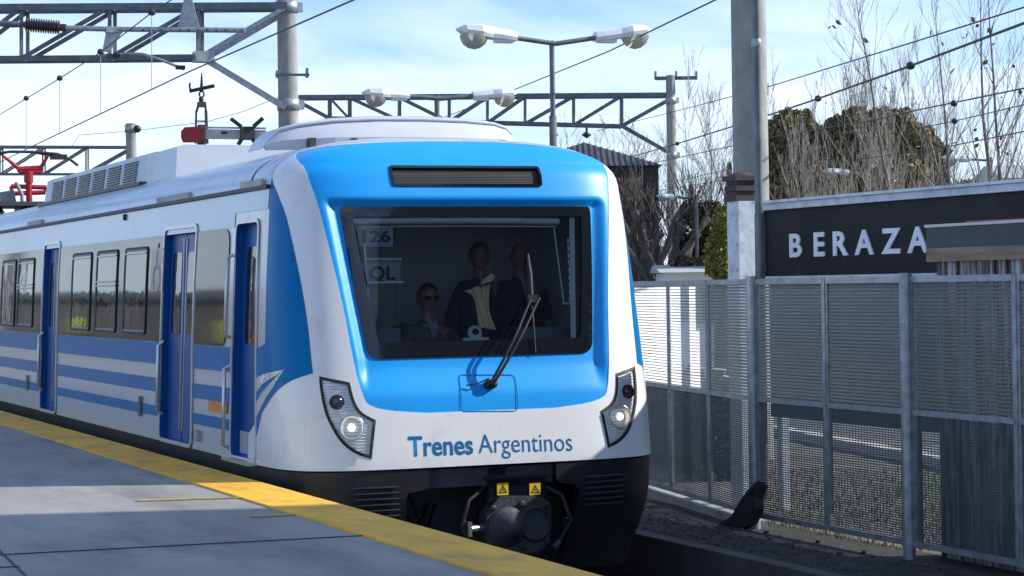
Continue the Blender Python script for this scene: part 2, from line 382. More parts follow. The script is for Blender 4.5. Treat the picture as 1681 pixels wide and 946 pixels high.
def inside(p):
    if p.z > ZT+HH or p.z < -.9: return False
    W, D = prof(p.z); v = abs(p.x-XC)/max(W, 1e-6)
    if v >= 1: return False
    if p.y >= Y1: return True
    return v**PP + ((Y1-p.y)/max(D, 1e-6))**PP < 1
def UT(px, py):          # the (u,t) coordinate of the body surface seen in that direction
    d = ray(px, py); s = 12.0; st = .04
    while s < 60 and not inside(ORG+d*s): s += st
    if s >= 60: raise ValueError(('miss', px, py))
    lo, hi = s-st, s
    for _ in range(24):
        m_ = (lo+hi)/2
        if inside(ORG+d*m_): hi = m_
        else: lo = m_
    p = ORG+d*hi; t = t_of(p.z)
    if p.y >= Y1: u = -(p.y-Y1); u = u if p.x < XC else UU-u
    else:
        W, D = prof(p.z); a = math.atan2(((Y1-p.y)/D)**(PP/2), max(0, abs(p.x-XC)/W)**(PP/2))
        k = a/(math.pi/2)*NT; i = min(int(k), NT-1); l = _L[i]+(_L[i+1]-_L[i])*(k-i)
        u = l if p.x < XC else UU-l
    return (u, t)
def utl(pts): return [UT(*p) for p in pts]
def mir(pts): return [(UU-u, t) for u, t in pts][::-1]
def pip(x, y, poly):
    c = False; n = len(poly); j = n-1
    for i in range(n):
        xi, yi = poly[i]; xj, yj = poly[j]
        if (yi > y) != (yj > y) and x < (xj-xi)*(y-yi)/(yj-yi)+xi: c = not c
        j = i
    return c
def resamp(poly, d):
    out = []
    for i in range(len(poly)):
        a, b = poly[i], poly[(i+1) % len(poly)]; L = math.hypot(b[0]-a[0], b[1]-a[1]); n = max(1, int(math.ceil(L/d)))
        for k in range(n): out.append((a[0]+(b[0]-a[0])*k/n, a[1]+(b[1]-a[1])*k/n))
    return out
def smooth_poly(pts, closed=True, n=4, corners=()):      # Catmull-Rom through the points, sharp at the given corners
    N = len(pts); out = []
    for i in range(N if closed else N-1):
        p1, p2 = pts[i], pts[(i+1) % N]
        p0 = pts[(i-1) % N] if (closed or i > 0) else p1
        p3 = pts[(i+2) % N] if (closed or i < N-2) else p2
        if i in corners: p0 = p1
        if (i+1) % N in corners: p3 = p2
        for k in range(n):
            s = k/n; out.append(tuple(.5*((2*p1[j]) + (-p0[j]+p2[j])*s + (2*p0[j]-5*p1[j]+4*p2[j]-p3[j])*s*s + (-p0[j]+3*p1[j]-3*p2[j]+p3[j])*s**3) for j in (0, 1)))
    if not closed: out.append(tuple(pts[-1]))
    return out
def rounded(pts, r, n=6):
    out = []; N = len(pts)
    rr = r if isinstance(r, (list, tuple)) else [r]*N
    for i in range(N):
        p = Vector(pts[i]); a = Vector(pts[i-1])-p; b = Vector(pts[(i+1) % N])-p
        q = min(rr[i], a.length*.45, b.length*.45)
        if q < 1e-4: out.append(tuple(p)); continue
        A = p+a.normalized()*q; B = p+b.normalized()*q
        for k in range(n+1):
            s = k/n; out.append(tuple(A*(1-s)**2 + p*2*s*(1-s) + B*s*s))
    return out
def patch(name, poly, m, parent, holes=(), off=0.0, g=.06, gt=None, thick=.0, rec=True, edge=None, fn=None):
    gt = gt or g; edge = edge or min(g, gt)*.8
    f3 = fn or (lambda u, t, o: SP(u, t, o, rec))
    loops = [resamp(poly, edge)] + [resamp(h, edge) for h in holes]
    vs = []; es = []
    for lp in loops:
        o = len(vs); vs += [Vector(p) for p in lp]; es += [(o+i, o+(i+1) % len(lp)) for i in range(len(lp))]
    us = [p[0] for p in loops[0]]; ts = [p[1] for p in loops[0]]
    u = min(us)+g/2
    bset = {}
    c = min(g, gt)*.45
    for v in vs: bset.setdefault((int(v.x//.05), int(v.y//.05)), []).append(v)
    def near(x, y):
        i, j = int(x//.05), int(y//.05)
        for a in (i-1, i, i+1):
            for b in (j-1, j, j+1):
                for q in bset.get((a, b), ()):
                    if (q.x-x)**2+(q.y-y)**2 < c*c: return True
        return False
    while u < max(us):
        t = min(ts)+gt/2
        while t < max(ts):
            if pip(u, t, loops[0]) and not any(pip(u, t, h) for h in loops[1:]) and not near(u, t): vs.append(Vector((u, t)))
            t += gt
        u += g
    ov, oe, of, _, _, _ = delaunay_2d_cdt(vs, es, [], 0, 1e-6)
    keep = []
    for f in of:
        cx = sum(ov[i].x for i in f)/3; cy = sum(ov[i].y for i in f)/3
        if pip(cx, cy, loops[0]) and not any(pip(cx, cy, h) for h in loops[1:]): keep.append(tuple(f))
    P3 = [f3(v.x, v.y, off) for v in ov]
    mb = MB(); mb.add(P3, keep, 0, True)
    if thick > 0:
        for k, lp in enumerate(loops):
            a = [f3(p[0], p[1], off) for p in lp]; b = [f3(p[0], p[1], off-thick) for p in lp]; n = len(lp)
            mb.add(a+b, [(i, (i+1) % n, (i+1) % n+n, i+n) if k else (i, i+n, (i+1) % n+n, (i+1) % n) for i in range(n)], 0, False)
    return mb.build(name, m, parent, recalc=False)
def rect(u0, t0, u1, t1): return [(u0, t0), (u1, t0), (u1, t1), (u0, t1)]

# ---- outlines on the nose (left half measured, right half mirrored)
wsL = UT(558, 340)[0:2]; 
def sym(ptsL):    # open left chain from top to bottom -> closed symmetric outline
    return ptsL + mir(ptsL)
blueL = utl([(487, 251), (498, 272), (516, 320), (539, 402), (562, 497), (580, 590), (587, 621), (597, 652), (608, 666), (640, 674), (700, 678)])
uC = HALF
blueL = [blueL[0]] + blueL[1:]
# the top edge of the blue panel runs over the roof brow
topC = t_of(2.60)
tl = blueL[0]
blue_top = [(uC + (tl[0]-uC)*f, tl[1] + (topC-tl[1])*(1-abs(f)**2.2)) for f in (.15, .35, .55, .75, .9)]
blueHalf = blue_top + smooth_poly(blueL, closed=False, n=3)
BLUE = blueHalf + mir(blueHalf)
print('U', UU, 'tl', tl, 'blueL', [(round(a, 2), round(b, 2)) for a, b in blueL])
WO = utl([(557, 336), (607, 588)])
WOp = rounded([WO[0], (UU-WO[0][0], WO[0][1]), (UU-WO[1][0], WO[1][1]), WO[1]], [.05, .05, .10, .10])
WI_ = utl([(580, 353), (624, 561)])
WIp = rounded([WI_[0], (UU-WI_[0][0], WI_[0][1]), (UU-WI_[1][0], WI_[1][1]), WI_[1]], .015, 3)
SB = utl([(638, 272), (645, 306)])
SBp = rounded([SB[0], (UU-SB[0][0], SB[0][1]), (UU-SB[1][0], SB[1][1]), SB[1]], .025, 4)
HLpx = [(524, 618), (574, 628), (582, 658), (594, 677), (617, 690), (610, 754), (582, 744), (557, 723), (535, 682), (526, 642)]
HL = smooth_poly(utl(HLpx), True, 4, corners=(0, 1, 4, 5)); HLc = (sum(p[0] for p in HL)/len(HL), sum(p[1] for p in HL)/len(HL))
def shrink(poly, d):
    n = len(poly); out = []
    area = sum(poly[i][0]*poly[(i+1) % n][1]-poly[(i+1) % n][0]*poly[i][1] for i in range(n)); sg = 1 if area > 0 else -1
    for i in range(n):
        a = Vector(poly[i-1]); b = Vector(poly[(i+1) % n]); t = b-a
        if t.length < 1e-9: t = Vector((1, 0))
        t.normalize(); out.append((poly[i][0]-t.y*d*sg, poly[i][1]+t.x*d*sg))
    return out
HLi = shrink(HL, .022)
bandL = utl([(447, 292), (464, 338), (475, 375), (489, 438), (500, 497), (507, 547), (512, 597), (514, 613)])
lowL = utl([(514, 613), (479, 625), (452, 645), (430, 678), (407, 714)])
seamU = lowL[-1][0]
TB = .075          # underside of the pale body
lipT = tl[1]
# mask outline, left half from the roof brow down
uTop = bandL[0][0]
topl = [(uC + (tl[0]-uC)*f, tl[1] + (topC-tl[1])*(1-abs(f)**2.2) + .03) for f in (.15, .35, .55, .75, .9)]
maskHalf = topl + smooth_poly([(tl[0]-.03, tl[1]+.035), ((tl[0]+uTop)/2-.03, tl[1]-.02), (uTop, bandL[0][1])], False, 4)[:-1] + smooth_poly(bandL, False, 2)[:-1] + smooth_poly(lowL, False, 3) + [(seamU, TB)]
MASK = maskHalf + mir(maskHalf)
print('band', [(round(a, 2), round(b, 2)) for a, b in bandL], 'low', [(round(a, 2), round(b, 2)) for a, b in lowL])

train = thing('commuter_train', 'blue and white electric commuter train arriving along the yellow edged platform', 'train', (XC, 15.5, -1.1))
HR = mir(HL)
patch('front_mask', MASK, MT['white'], train, holes=[BLUE, HL, HR], g=.055, thick=.05, rec=False)
blue_panel = patch('front_panel', shrink(BLUE, -.008), MT['blue'], train, holes=[WOp, SBp], g=.022, gt=.020, off=-.004, thick=0, edge=.022)
frame = patch('windscreen_frame', WOp, MT['blackgloss'], train, holes=[WIp], g=.04, off=.006, thick=.03)
glass = patch('windscreen', shrink(WIp, -.01), GLASS, train, g=.06, off=-.001)
# destination display
sb = patch('destination_display', SBp, MT['blackgloss'], train, holes=[shrink(SBp, .022)], g=.04, off=.006, thick=.04)
patch('display_panel', shrink(SBp, .018), MT['darkgrey'], sb, g=.05, off=-.022)
mb = MB()
for k in range(12):
    f = (k+.8)/12.6; t = SB[1][1]*(1-f)+SB[0][1]*f; u0 = SB[1][0]*(1-f)+SB[0][0]*f+.03
    pts = [SP(u0+(UU-2*u0)*i/14, t, -.014) for i in range(15)]; mb.tube(pts, .0022, 4)
mb.build('louvre', MT['black'], sb)
# groove round the display and hatch
def groove(name, poly, w, m, parent, off=.0015): return patch(name, poly, m, parent, holes=[shrink(poly, w)], g=.05, off=off)
hatch = utl([(755, 613), (848, 613), (850, 676), (756, 677)])
groove('hatch_seam', rounded(hatch, .04), .008, MT['maskblue'], train)

# ---- headlamps
def headlamp(mirror):
    f = (lambda u: UU-u) if mirror else (lambda u: u)
    pl = lambda poly: [(f(u), t) for u, t in poly]
    h = patch('headlamp', pl(HL) if not mirror else pl(HL)[::-1], MT['rubber'], train, holes=[pl(HLi)], g=.04, off=.004, thick=.05, edge=.02)
    bowl = mat('lamp_reflector', (.93, .94, .95), .3, metal=.0, bump=.5, bscale=45, var=.15) if not mirror else bpy.data.materials['lamp_reflector']
    patch('reflector', pl(HLi) if not mirror else pl(HLi)[::-1], bowl, h, g=.03, off=-.010)
    # ribbed inner panel
    mb = MB()
    tmin = min(p[1] for p in HLi); tmax = max(p[1] for p in HLi)
    for k in range(26):
        t = tmin+(tmax-tmin)*(k+.5)/26; xs = [i/60 for i in range(61)]
        umin = min(p[0] for p in HLi); umax = max(p[0] for p in HLi)
        ins = [umin+(umax-umin)*x for x in xs if pip(umin+(umax-umin)*x, t, HLi)]
        if len(ins) > 3: mb.tube([SP(f(u), t, -.006) for u in (ins[0], (ins[0]+ins[-1])/2, ins[-1])], .0028, 4)
    mb.build('ribbed_insert', MT['pale'], h)
    for (px, py, r, kind) in ((552, 660, .052, 'signal_lamp'), (577, 702, .088, 'main_lamp')):
        u, t = UT(px, py); c = SP(f(u), t, -.022); n = NRM(f(u), t)
        if mirror: n = NRM(f(u), t)
        n = (n*.5+Vector((0, -1, 0))*.5).normalized()
        mb = MB(); mb.lathe(c, n, [(0, -.01), (r*.55, -.008), (r*.9, .02), (r, .032), (r*1.06, .032), (r*1.06, 0)], 28)
        if kind == 'signal_lamp':
            l = mb.build(kind, MT['rubber'], h); q = MB().lathe(c+n*.004, n, [(r*.9, .015), (r*.7, .028), (r*.3, .036), (0, .037)], 24)
            q.build('lens', mat('dark_red_lens', (.06, .012, .014), .1, coat=1) if not mirror else bpy.data.materials['dark_red_lens'], l)
        else:
            l = mb.build(kind, MT['steel'], h)
            MB().lathe(c, n, [(r*.34, .004), (r*.3, .03), (r*.15, .044), (0, .046)], 20).build('bulb', mat('lit_bulb', (1, 1, 1), .3, emit=(1, .93, .82), estr=1.2) if not mirror else bpy.data.materials['lit_bulb'], l)
    patch('lamp_cover', pl(HLi) if not mirror else pl(HLi)[::-1], CLEAR, h, g=.04, off=.020)
    return h
headlamp(False); headlamp(True)
# reflective crease lines on the mask corners below the lamps are real folds
for f in (lambda u: u, lambda u: UU-u):
    pass

# ---- lettering on the nose
def nose_text(body, px0, px1, ybase, h, bold, m):
    me = text_mesh(body, 1.0, bold)
    xs = [v.co.x for v in me.vertices]; ys = [v.co.y for v in me.vertices]
    x0, x1 = min(xs), max(xs); cap = .72
    a = UT(px0, ybase[0]); b = UT(px1, ybase[1]); 
    for v in me.vertices:
        f = (v.co.x-x0)/(x1-x0); u = a[0]+(b[0]-a[0])*f; t = a[1]+(b[1]-a[1])*f + v.co.y/cap*h
        v.co = SP(u, t, .0025) - root_loc(train)
    me.materials.clear(); me.materials.append(m)
    o = bpy.data.objects.new('lettering', me); COL.objects.link(o); o.parent = train; return o
nose_text('Trenes', 671, 777, (749, 745), .150, .020, MT['maskblue'])
nose_text('Argentinos', 786, 940, (744, 740), .148, -.004, MT['maskblue'])

# ---- black front apron (bumper) with the coupler opening
BZ = TB-.012
cut = utl([(705, 772), (704, 800), (695, 806), (672, 810), (666, 822), (668, 850), (676, 905)])
cutp = [(cut[0][0], BZ+.001-.02)] + cut[1:]
cut_closed = cut[1:]
apL = [(seamU+.03, BZ), (cut[0][0], BZ), (cut[0][0], cut[1][1])] + cut[2:] + [(cut[-1][0], -.78), (seamU+.55, -.78), (seamU+.18, -.60), (seamU+.03, -.35)]
apR = [(UU-u, t) for u, t in apL][::-1]
for ap in (apL, apR): patch('apron', ap, MT['black'], train, g=.06, off=-.012, thick=.08, rec=False)
for ab in (0, 1):      # five raised slats
    mb = MB()
    L0 = utl([(578, 803), (656, 802)]); 
    for k in range(6):
        t = L0[0][1]-.043*k
        us = [L0[0][0]+(L0[1][0]-L0[0][0])*i/8 for i in range(9)]
        if ab: us = [UU-u for u in us]
        mb.tube([SP(u, t, .004, False) for u in us], [.006]+[.012]*7+[.006], 6)
    mb.build('apron_slats', mat('slat_black', (.016, .017, .02), .35) if not ab else bpy.data.materials['slat_black'], train)
# beam, buffer pocket and coupler
mb = MB(); mb.box((XC, 15.72, -.02), (1.04, .30, .14)); mb.box((XC, 16.2, -.55), (1.7, .1, 1.0)); mb.build('front_beam', MT['darkgrey'], train)
ey = 15.55
cx = on(848, 800, 1, ey)
eb = MB(); eb.box((cx.x, ey+.10, cx.z), (.48, .24, .15)); eb.box((cx.x, ey-.025, cx.z+.085), (.54, .05, .02)); eb.box((cx.x, ey-.025, cx.z-.085), (.54, .05, .02))
eb.box((cx.x-.16, ey+.05, cx.z+.13), (.14, .1, .05)); eb.box((cx.x-.14, ey+.02, cx.z+.16), (.10, .04, .02)); eb.box((cx.x+.02, ey+.04, cx.z+.115), (.16, .03, .02))
cpl = eb.build('electrical_coupler', MT['blackgloss'], train)
for px in (825, 878):
    p = on(px, 803, 1, ey-.022); s_ = .045
    l = MB().box((p.x, ey-.024, p.z), (.092, .006, .092)).build('warning_label', MT['yellowlab'], cpl)
    a = [Vector((p.x-.036, ey-.0285, p.z-.03)), Vector((p.x+.036, ey-.0285, p.z-.03)), Vector((p.x, ey-.0285, p.z+.036))]
    ci = sum(a, Vector())/3; b = [ci+(q-ci)*.66 for q in a]
    tri = MB(); tri.add(a+b, [(0, 1, 4, 3), (1, 2, 5, 4), (2, 0, 3, 5)])
    tri.add([ci+Vector((.004, 0, .02)), ci+Vector((-.010, 0, -.001)), ci+Vector((0, 0, .001)), ci+Vector((-.003, 0, -.016)), ci+Vector((.010, 0, .004)), ci+Vector((.001, 0, .004))], [(0, 1, 2, 3, 4, 5)])
    tri.build('warning_symbol', MT['rubber'], l, recalc=False)
ch = on(852, 864, 1, ey-.05)
hd = MB()
outl = rounded([(-.27, -.16), (-.2, -.22), (.18, -.2), (.25, -.12), (.27, .17), (.17, .22), (-.16, .24), (-.27, .1)], .05, 5)
hd.prism([Vector((ch.x+a, ey-.06, ch.z+b)) for a, b in outl], (0, .16, 0))
cast = mat('cast_coupler', (.04, .045, .052), .65, metal=.2, var=.35, bump=.4, bscale=25)
head = hd.build('coupler_head', cast, train)
MB().lathe((ch.x-.10, ey-.06, ch.z), (0, -1, 0), [(.155, 0), (.155, .012), (.135, .015), (.115, .05), (.055, .13), (.04, .15), (.0, .152)], 28).build('coupler_cone', cast, head)
MB().lathe((ch.x+.13, ey-.065, ch.z+.01), (0, -1, 0), [(.14, 0), (.125, .012), (.115, .012), (.11, -.10), (0, -.11)], 28).build('coupler_cup', MT['rubber'], head)
mb = MB()
for a, b in ((.02, .17), (.02, -.16), (-.22, .15), (.23, .15), (.23, -.13), (-.21, -.15)): MB().lathe((ch.x+a, ey-.064, ch.z+b), (0, -1, 0), [(.026, 0), (.026, .014), (.014, .016), (0, .016)], 6).build('bolt', MT['rubber'], head)
mb = MB(); mb.tube([(ch.x-.28, ey, ch.z+.0), (ch.x-.40, ey-.04, ch.z)], .03, 10); mb.box((ch.x-.41, ey-.04, ch.z), (.03, .07, .11)); mb.build('guide_horn', MT['steel'], head)
mb = MB(); mb.tube([(ch.x, ey+.1, ch.z), (ch.x, ey+.9, ch.z)], .11, 14); mb.build('draw_bar', MT['black'], train)
for dx, r_ in ((-.36, .016), (.34, .018)):
    mb = MB(); mb.tube([(ch.x+dx*.6, ey+.05, ch.z+.32), (ch.x+dx*1.1, ey-.02, ch.z+.22), (ch.x+dx*1.3, ey-.04, ch.z+.02), (ch.x+dx*1.05, ey, ch.z-.14)], r_, 8); hose = mb.build('air_hose', MT['rubber'], train)
    MB().tube([(ch.x+dx*1.05, ey, ch.z-.14), (ch.x+dx*.9, ey-.01, ch.z-.19)], r_*1.5, 8).build('hose_coupling', MT['darkgrey'], hose)
for dx, r in ((-.62, .02), (-.52, .015), (.5, .02)):
    mb = MB(); mb.tube([(XC+dx, ey+.5, -.1), (XC+dx*.95, ey+.3, -.3), (XC+dx*.8, ey+.28, -.42), (XC+dx*.6, ey+.4, -.25)], r, 8); mb.build('air_hose', MT['rubber'], train)

# ---- wipers
pv = [UT(797, 632), UT(813, 631)]; el = [UT(868, 493), UT(882, 491)]
wp = MB().lathe(SP(*pv[0], 0), NRM(*pv[0]), [(.035, 0), (.035, .05), (.0, .055)], 12).lathe(SP(*pv[1], 0), NRM(*pv[1]), [(.035, 0), (.035, .05), (.0, .055)], 12)
wiper = wp.build('wiper', MT['rubber'], train)
mb = MB()
for a, b in zip(pv, el):
    P = []; 
    for k in range(7):
        f = k/6; u = a[0]+(b[0]-a[0])*f; t = a[1]+(b[1]-a[1])*f; P.append(SP(u, t, .045+.055*math.sin(math.pi*min(1, f*1.1)), False))
    mb.tube(P, .0115, 6)
mb.build('wiper_arm', MT['rubber'], wiper)
b0, b1, b2 = UT(868, 416), UT(874, 490), UT(882, 578)
mb = MB(); mb.tube([SP(*b0, .02), SP(*b1, .03), SP(*b2, .02)], [.006, .012, .006], 6); mb.tube([SP(*b0, .006), SP(*b1, .006), SP(*b2, .006)], .004, 5)
mb.box(SP(*b1, .045), (.09, .05, .06)); mb.tube([SP(*b0, .03), SP(*UT(871, 448), .035), SP(*b1, .035)], [.010, .022, .018], 6)
mb.build('wiper_blade', MT['rubber'], wiper)
MB().tube([SP(*UT(765, 633), .02), SP(*UT(782, 631), .04), SP(*UT(800, 622), .04)], .006, 5).build('washer_hose', MT['rubber'], wiper)

# ---- left side of the body
UEND = -23.0
def uy(px): # u on the side at eye height
    return UT(px, 500)[0]
D2 = (UT(267, 500)[0], UT(318, 500)[0]); D3 = (UT(70, 500)[0], UT(98, 500)[0]-.12); DC = (UT(384, 500)[0], UT(421, 500)[0])
print('doors', D2, D3, DC)
DZ0, DZ1 = .05, 1.985
doorsU = [D3, D2]
# an opening far down the car, out of the picture
D4 = (D3[0]-5.9, D3[1]-5.9)
holes = [rounded(rect(d[0], DZ0+.06, d[1], DZ1), .06, 4) for d in (D4, D3, D2)] + [rounded(rect(DC[0], DZ0+.06, DC[1], DZ1-.02), .07, 4)]
sideEdge = smooth_poly(bandL, False, 2)[::-1] + [(bandL[0][0], 2.24)]
lowc = smooth_poly(lowL, False, 3)[::-1]
side_poly = [(UEND, TB), (seamU, TB)] + lowc[:-1] + sideEdge + [(UEND, 2.24)]
patch('body_side', side_poly, MT['silver'], train, holes=holes, g=.25, gt=.06, edge=.06, off=-.006, rec=False)
# blue paint running into the cab corner
t_top = 2.2
uB = UT(437, 500)[0]
cb = [(uB-.02, 1.0)] + [(u, t) for u, t in [(seamU, .97)]]
cab_blue = [(uB-.02, .99), (DC[1]+.02, .965), (DC[1]+.02, lowL[-1][1]+.0)] 
lowIn = [(u, t) for u, t in lowc]
poly = [(DC[1]+.03, .30)] + [p for p in lowIn if p[0] > DC[1]+.03][:-1] + [(u-.001, t) for u, t in sideEdge[:-1]] + [(uB+.06, 2.16), (uB+.01, 1.5), (uB-.02, 1.02), (DC[1]+.03, .97)]
patch('cab_side_blue', poly, MT['blue_side'], train, g=.08, off=.003, rec=False, edge=.04)
# stripes: lower edges .30 .40 .52 .64 .77 .97
ST = [(.295, .385), (.515, .64), (.77, .97)]
spans = [(UEND, D4[0]-.06), (D4[1]+.06, D3[0]-.06), (D3[1]+.06, D2[0]-.06), (D2[1]+.06, DC[0]-.03)]
for a, b in spans:
    for z0, z1 in ST: patch('side_stripe', rect(a, z0, b, z1), MT['blue_side'], train, g=.3, gt=.05, off=.003, rec=False, edge=.1)
# silver swooshes over the cab blue
sw1 = utl([(404, 618), (435, 614), (468, 607), (455, 616), (430, 633), (412, 643), (402, 644)])
sw2 = utl([(404, 665), (416, 660), (430, 646), (450, 624), (468, 607), (448, 638), (432, 664), (418, 684), (406, 690)])
for sw in (sw1, sw2):
    sw = [(max(u, DC[1]+.035), t) for u, t in sw]
    patch('swoosh', sw, MT['silver'], train, g=.05, off=.006, rec=False, edge=.02)
# window band
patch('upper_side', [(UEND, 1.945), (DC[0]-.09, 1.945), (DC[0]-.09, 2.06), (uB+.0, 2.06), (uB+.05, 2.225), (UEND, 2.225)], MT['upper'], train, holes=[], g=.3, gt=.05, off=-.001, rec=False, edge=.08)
BT, BB = 1.94, .975
r_end = UT(374, 460)[0]
for a, b in spans:
    pl = rect(a, BB, b, BT)
    if b == spans[-1][1]: pl = rounded([(a, BB+.0), (r_end, BB), (r_end, BT), (a, BT)], [0, .16, .16, 0], 8)
    patch('window_band', pl, MT['band'], train, g=.3, gt=.06, off=.004, rec=False, edge=.1)
# windows
def win(px0, px1, split):
    u0, u1 = uy(px0), uy(px1)
    z0, z1 = 1.03, 1.86
    fp = rounded(rect(u0, z0, u1, z1), .07, 5)
    w = patch('window', fp, MT['rubber'], train, holes=[shrink(fp, .022)], g=.2, off=.016, thick=.012, rec=False, edge=.06)
    patch('window_rim', shrink(fp, .02), MT['grey'], w, holes=[shrink(fp, .04)], g=.2, off=.012, rec=False, edge=.05)
    patch('pane', shrink(fp, .03), MT['pane'], w, g=.1, off=.008, rec=False, edge=.06)
    mb = MB()
    if split:
        for zz in (1.50, 1.54): mb.bar(SP(u0+.02, zz, .02), SP(u1-.02, zz, .02), .018, .014)
    mb.bar(SP(u0+.04, 1.80, .018), SP(u1-.04, 1.80, .018), .012, .012)
    mb.build('transom', MT['steel'], w)
for a in ((204, 241, False), (158, 192, True), (118, 149, False), (30, 55, True), (3, 25, False)): win(*a)
for k in range(5):
    u = D4[1]-7.2+1.0
# doors
def passenger_door(d, wide=True):
    u0, u1 = d
    dep = .085
    W = MB()
    def fn(u, t, o): 
        p = P0(u, t); return Vector((p.x+dep-o, p.y, p.z))
    door = patch('passenger_door', rounded(rect(u0-.02, DZ0, u1+.02, DZ1+.02), .02, 2), MT['door_blue'], train, g=.3, gt=.3, fn=fn)
    # jamb
    jm_ = MB()
    lp = holes[[D4, D3, D2].index(d)]
    a = [SP(u, t, .006, False) for u, t in lp]; b = [Vector((SP(u, t, 0, False).x+dep, SP(u, t, 0, False).y, SP(u, t).z)) for u, t in lp]; n = len(lp)
    jm_.add(a+b, [(i, (i+1) % n, (i+1) % n+n, i+n) for i in range(n)])
    jm_.build('door_jamb', MT['door_blue'], door)
    fr = patch('door_frame', shrink(lp, -.035), MT['silver'], door, holes=[shrink(lp, -.001)], g=.3, off=.012, thick=.012, rec=False, edge=.08)
    um = (u0+u1)/2
    for (a_, b_) in ((u0+.03, um-.012), (um+.012, u1-.03)):
        lf = patch('door_leaf', rounded(rect(a_, DZ0+.06, b_, DZ1-.03), .03, 3), MT['door_blue'], door, g=.3, off=.028, thick=.03, fn=fn)
        wp_ = rounded(rect(a_+.10, 1.05, b_-.10, 1.78), .06, 5)
        patch('door_window', wp_, MT['pane'], lf, g=.2, off=.033, thick=.004, fn=fn)
    mb = MB()
    for uu in (um-.05, um+.05): mb.bar(fn(uu, .2, .035), fn(uu, 1.9, .035), .012, .02)
    mb.build('door_edge_seal', MT['steel'], door)
    hb = MB(); q = u0+.02; hb.tube([fn(q, .32, .07), fn(q, .36, .12), fn(q, .94, .12), fn(q, .98, .07)], .017, 8); hb.build('grab_rail', MT['steel'], door)
    return door
for d in (D4, D3, D2): passenger_door(d)
def cab_door():
    u0, u1 = DC; dep = .07
    def fn(u, t, o): p = P0(u, t); return Vector((p.x+dep-o, p.y, p.z))
    door = patch('cab_door', rounded(rect(u0-.02, DZ0+.02, u1+.02, DZ1), .02, 2), MT['door_blue'], train, g=.3, fn=fn)
    lp = holes[-1]; n = len(lp)
    a = [SP(u, t, .006, False) for u, t in lp]; b = [SP(u, t, 0, False)+Vector((dep, 0, 0)) for u, t in lp]
    MB().add(a+b, [(i, (i+1) % n, (i+1) % n+n, i+n) for i in range(n)]).build('door_jamb', MT['door_blue'], door)
    patch('door_frame', shrink(lp, -.03), MT['silver'], door, holes=[shrink(lp, -.001)], g=.3, off=.010, thick=.010, rec=False, edge=.08)
    patch('door_window', rounded(rect(u0+.12, 1.0, u1-.10, 1.78), .06, 5), MT['pane'], door, g=.2, off=.006, thick=.005, fn=fn)
    lowp = [(u0+.02, .12), (u1-.02, .12), (u1-.02, .30), (u0+.02, .30)]
    patch('door_panel', lowp, MT['silver'], door, g=.2, off=.004, fn=fn)
    mb = MB(); 
    for z0, z1 in ((.16, .82), (1.05, 1.72)):
        q = u0-.06; mb.tube([SP(q, z0, 0), SP(q, z0+.02, .05), SP(q, z1-.02, .05), SP(q, z1, 0)], .016, 8)
    mb.build('grab_rail', MT['steel'], door)
    MB().box(SP((u0+u1)/2, DZ0+.03, .02), (.10, (u1-u0)+.1, .03)).build('door_step', MT['steel'], door)
cab_door()
# small side details
def decal(name, px0, py0, px1, py1, m, off=.006):
    a = UT(px0, py0); b = UT(px1, py1); return patch(name, rect(min(a[0], b[0]), min(a[1], b[1]), max(a[0], b[0]), max(a[1], b[1])), m, train, g=.2, off=off, thick=.003, rec=False)
decal('orange_reflector', 343, 657, 373, 680, MT['orange'])
decal('side_marker', 229, 650, 233, 684, mat('dark_marker', (.03, .012, .02), .3), .012)
decal('side_marker', 44, 616, 47, 641, bpy.data.materials['dark_marker'], .012)
st = decal('access_sticker', 252, 409, 268, 478, MT['pink'], .012)
def sticker_symbol():
    a = UT(252, 409); b = UT(268, 478); cu = (a[0]+b[0])/2; ct = (a[1]+b[1])/2-.04
    mb = MB(); w = MT['pale']
    mb.tube([SP(cu+.13*math.cos(k/16*5.2-1.2), ct-.04+.13*math.sin(k/16*5.2-1.2), .014, False) for k in range(17)], .006, 4)
    mb.tube([SP(cu-.02, ct+.22, .011), SP(cu-.02, ct+.04, .011), SP(cu+.10, ct+.04, .011), SP(cu+.14, ct-.10, .011)], .010, 4)
    mb.lathe(SP(cu-.02, ct+.26, .008), (-1, 0, 0), [(.028, 0), (.028, .004), (0, .005)], 12)
    mb.build('wheelchair_symbol', mat('sticker_mark', (.60, .50, .50), .4), st)
sticker_symbol()
MB().lathe(SP(*UT(206, 357), .0), (-1, 0, 0), [(.035, 0), (.03, .02), (0, .025)], 14).build('side_camera', MT['rubber'], train)
def side_text(body, px, py, h, m):
    me = text_mesh(body, 1.0, 0); a = UT(px, py)
    for v in me.vertices:
        v.co = SP(a[0]+v.co.x*h*1.2, a[1]+v.co.y*h*1.4, .0045, False) - root_loc(train)
    me.materials.clear(); me.materials.append(m); o = bpy.data.objects.new('fleet_number', me); COL.objects.link(o); o.parent = train
side_text('X  3081', 314, 722, .10, MT['darkgrey'])
groove('panel_seam', rect(seamU+.0, TB+.01, seamU+.012, .98), .003, MT['rubber'], train, .004)
# right side of the body: same shell, band and stripes
sideR = [(UU-u, t) for u, t in side_poly][::-1]
patch('body_side', sideR, MT['silver'], train, g=.4, gt=.08, edge=.08, off=-.006, rec=False)
patch('cab_side_blue', [(UU-u, t) for u, t in poly][::-1], MT['blue_side'], train, g=.1, off=.003, rec=False, edge=.05)
for z0, z1 in ST: patch('side_stripe', rect(UU-seamU, z0, UU-UEND, z1), MT['blue_side'], train, g=.4, gt=.05, off=.003, rec=False, edge=.15)
patch('window_band', rect(UU-D2[1], BB, UU-UEND, BT), MT['band'], train, g=.4, gt=.08, off=.004, rec=False, edge=.15)
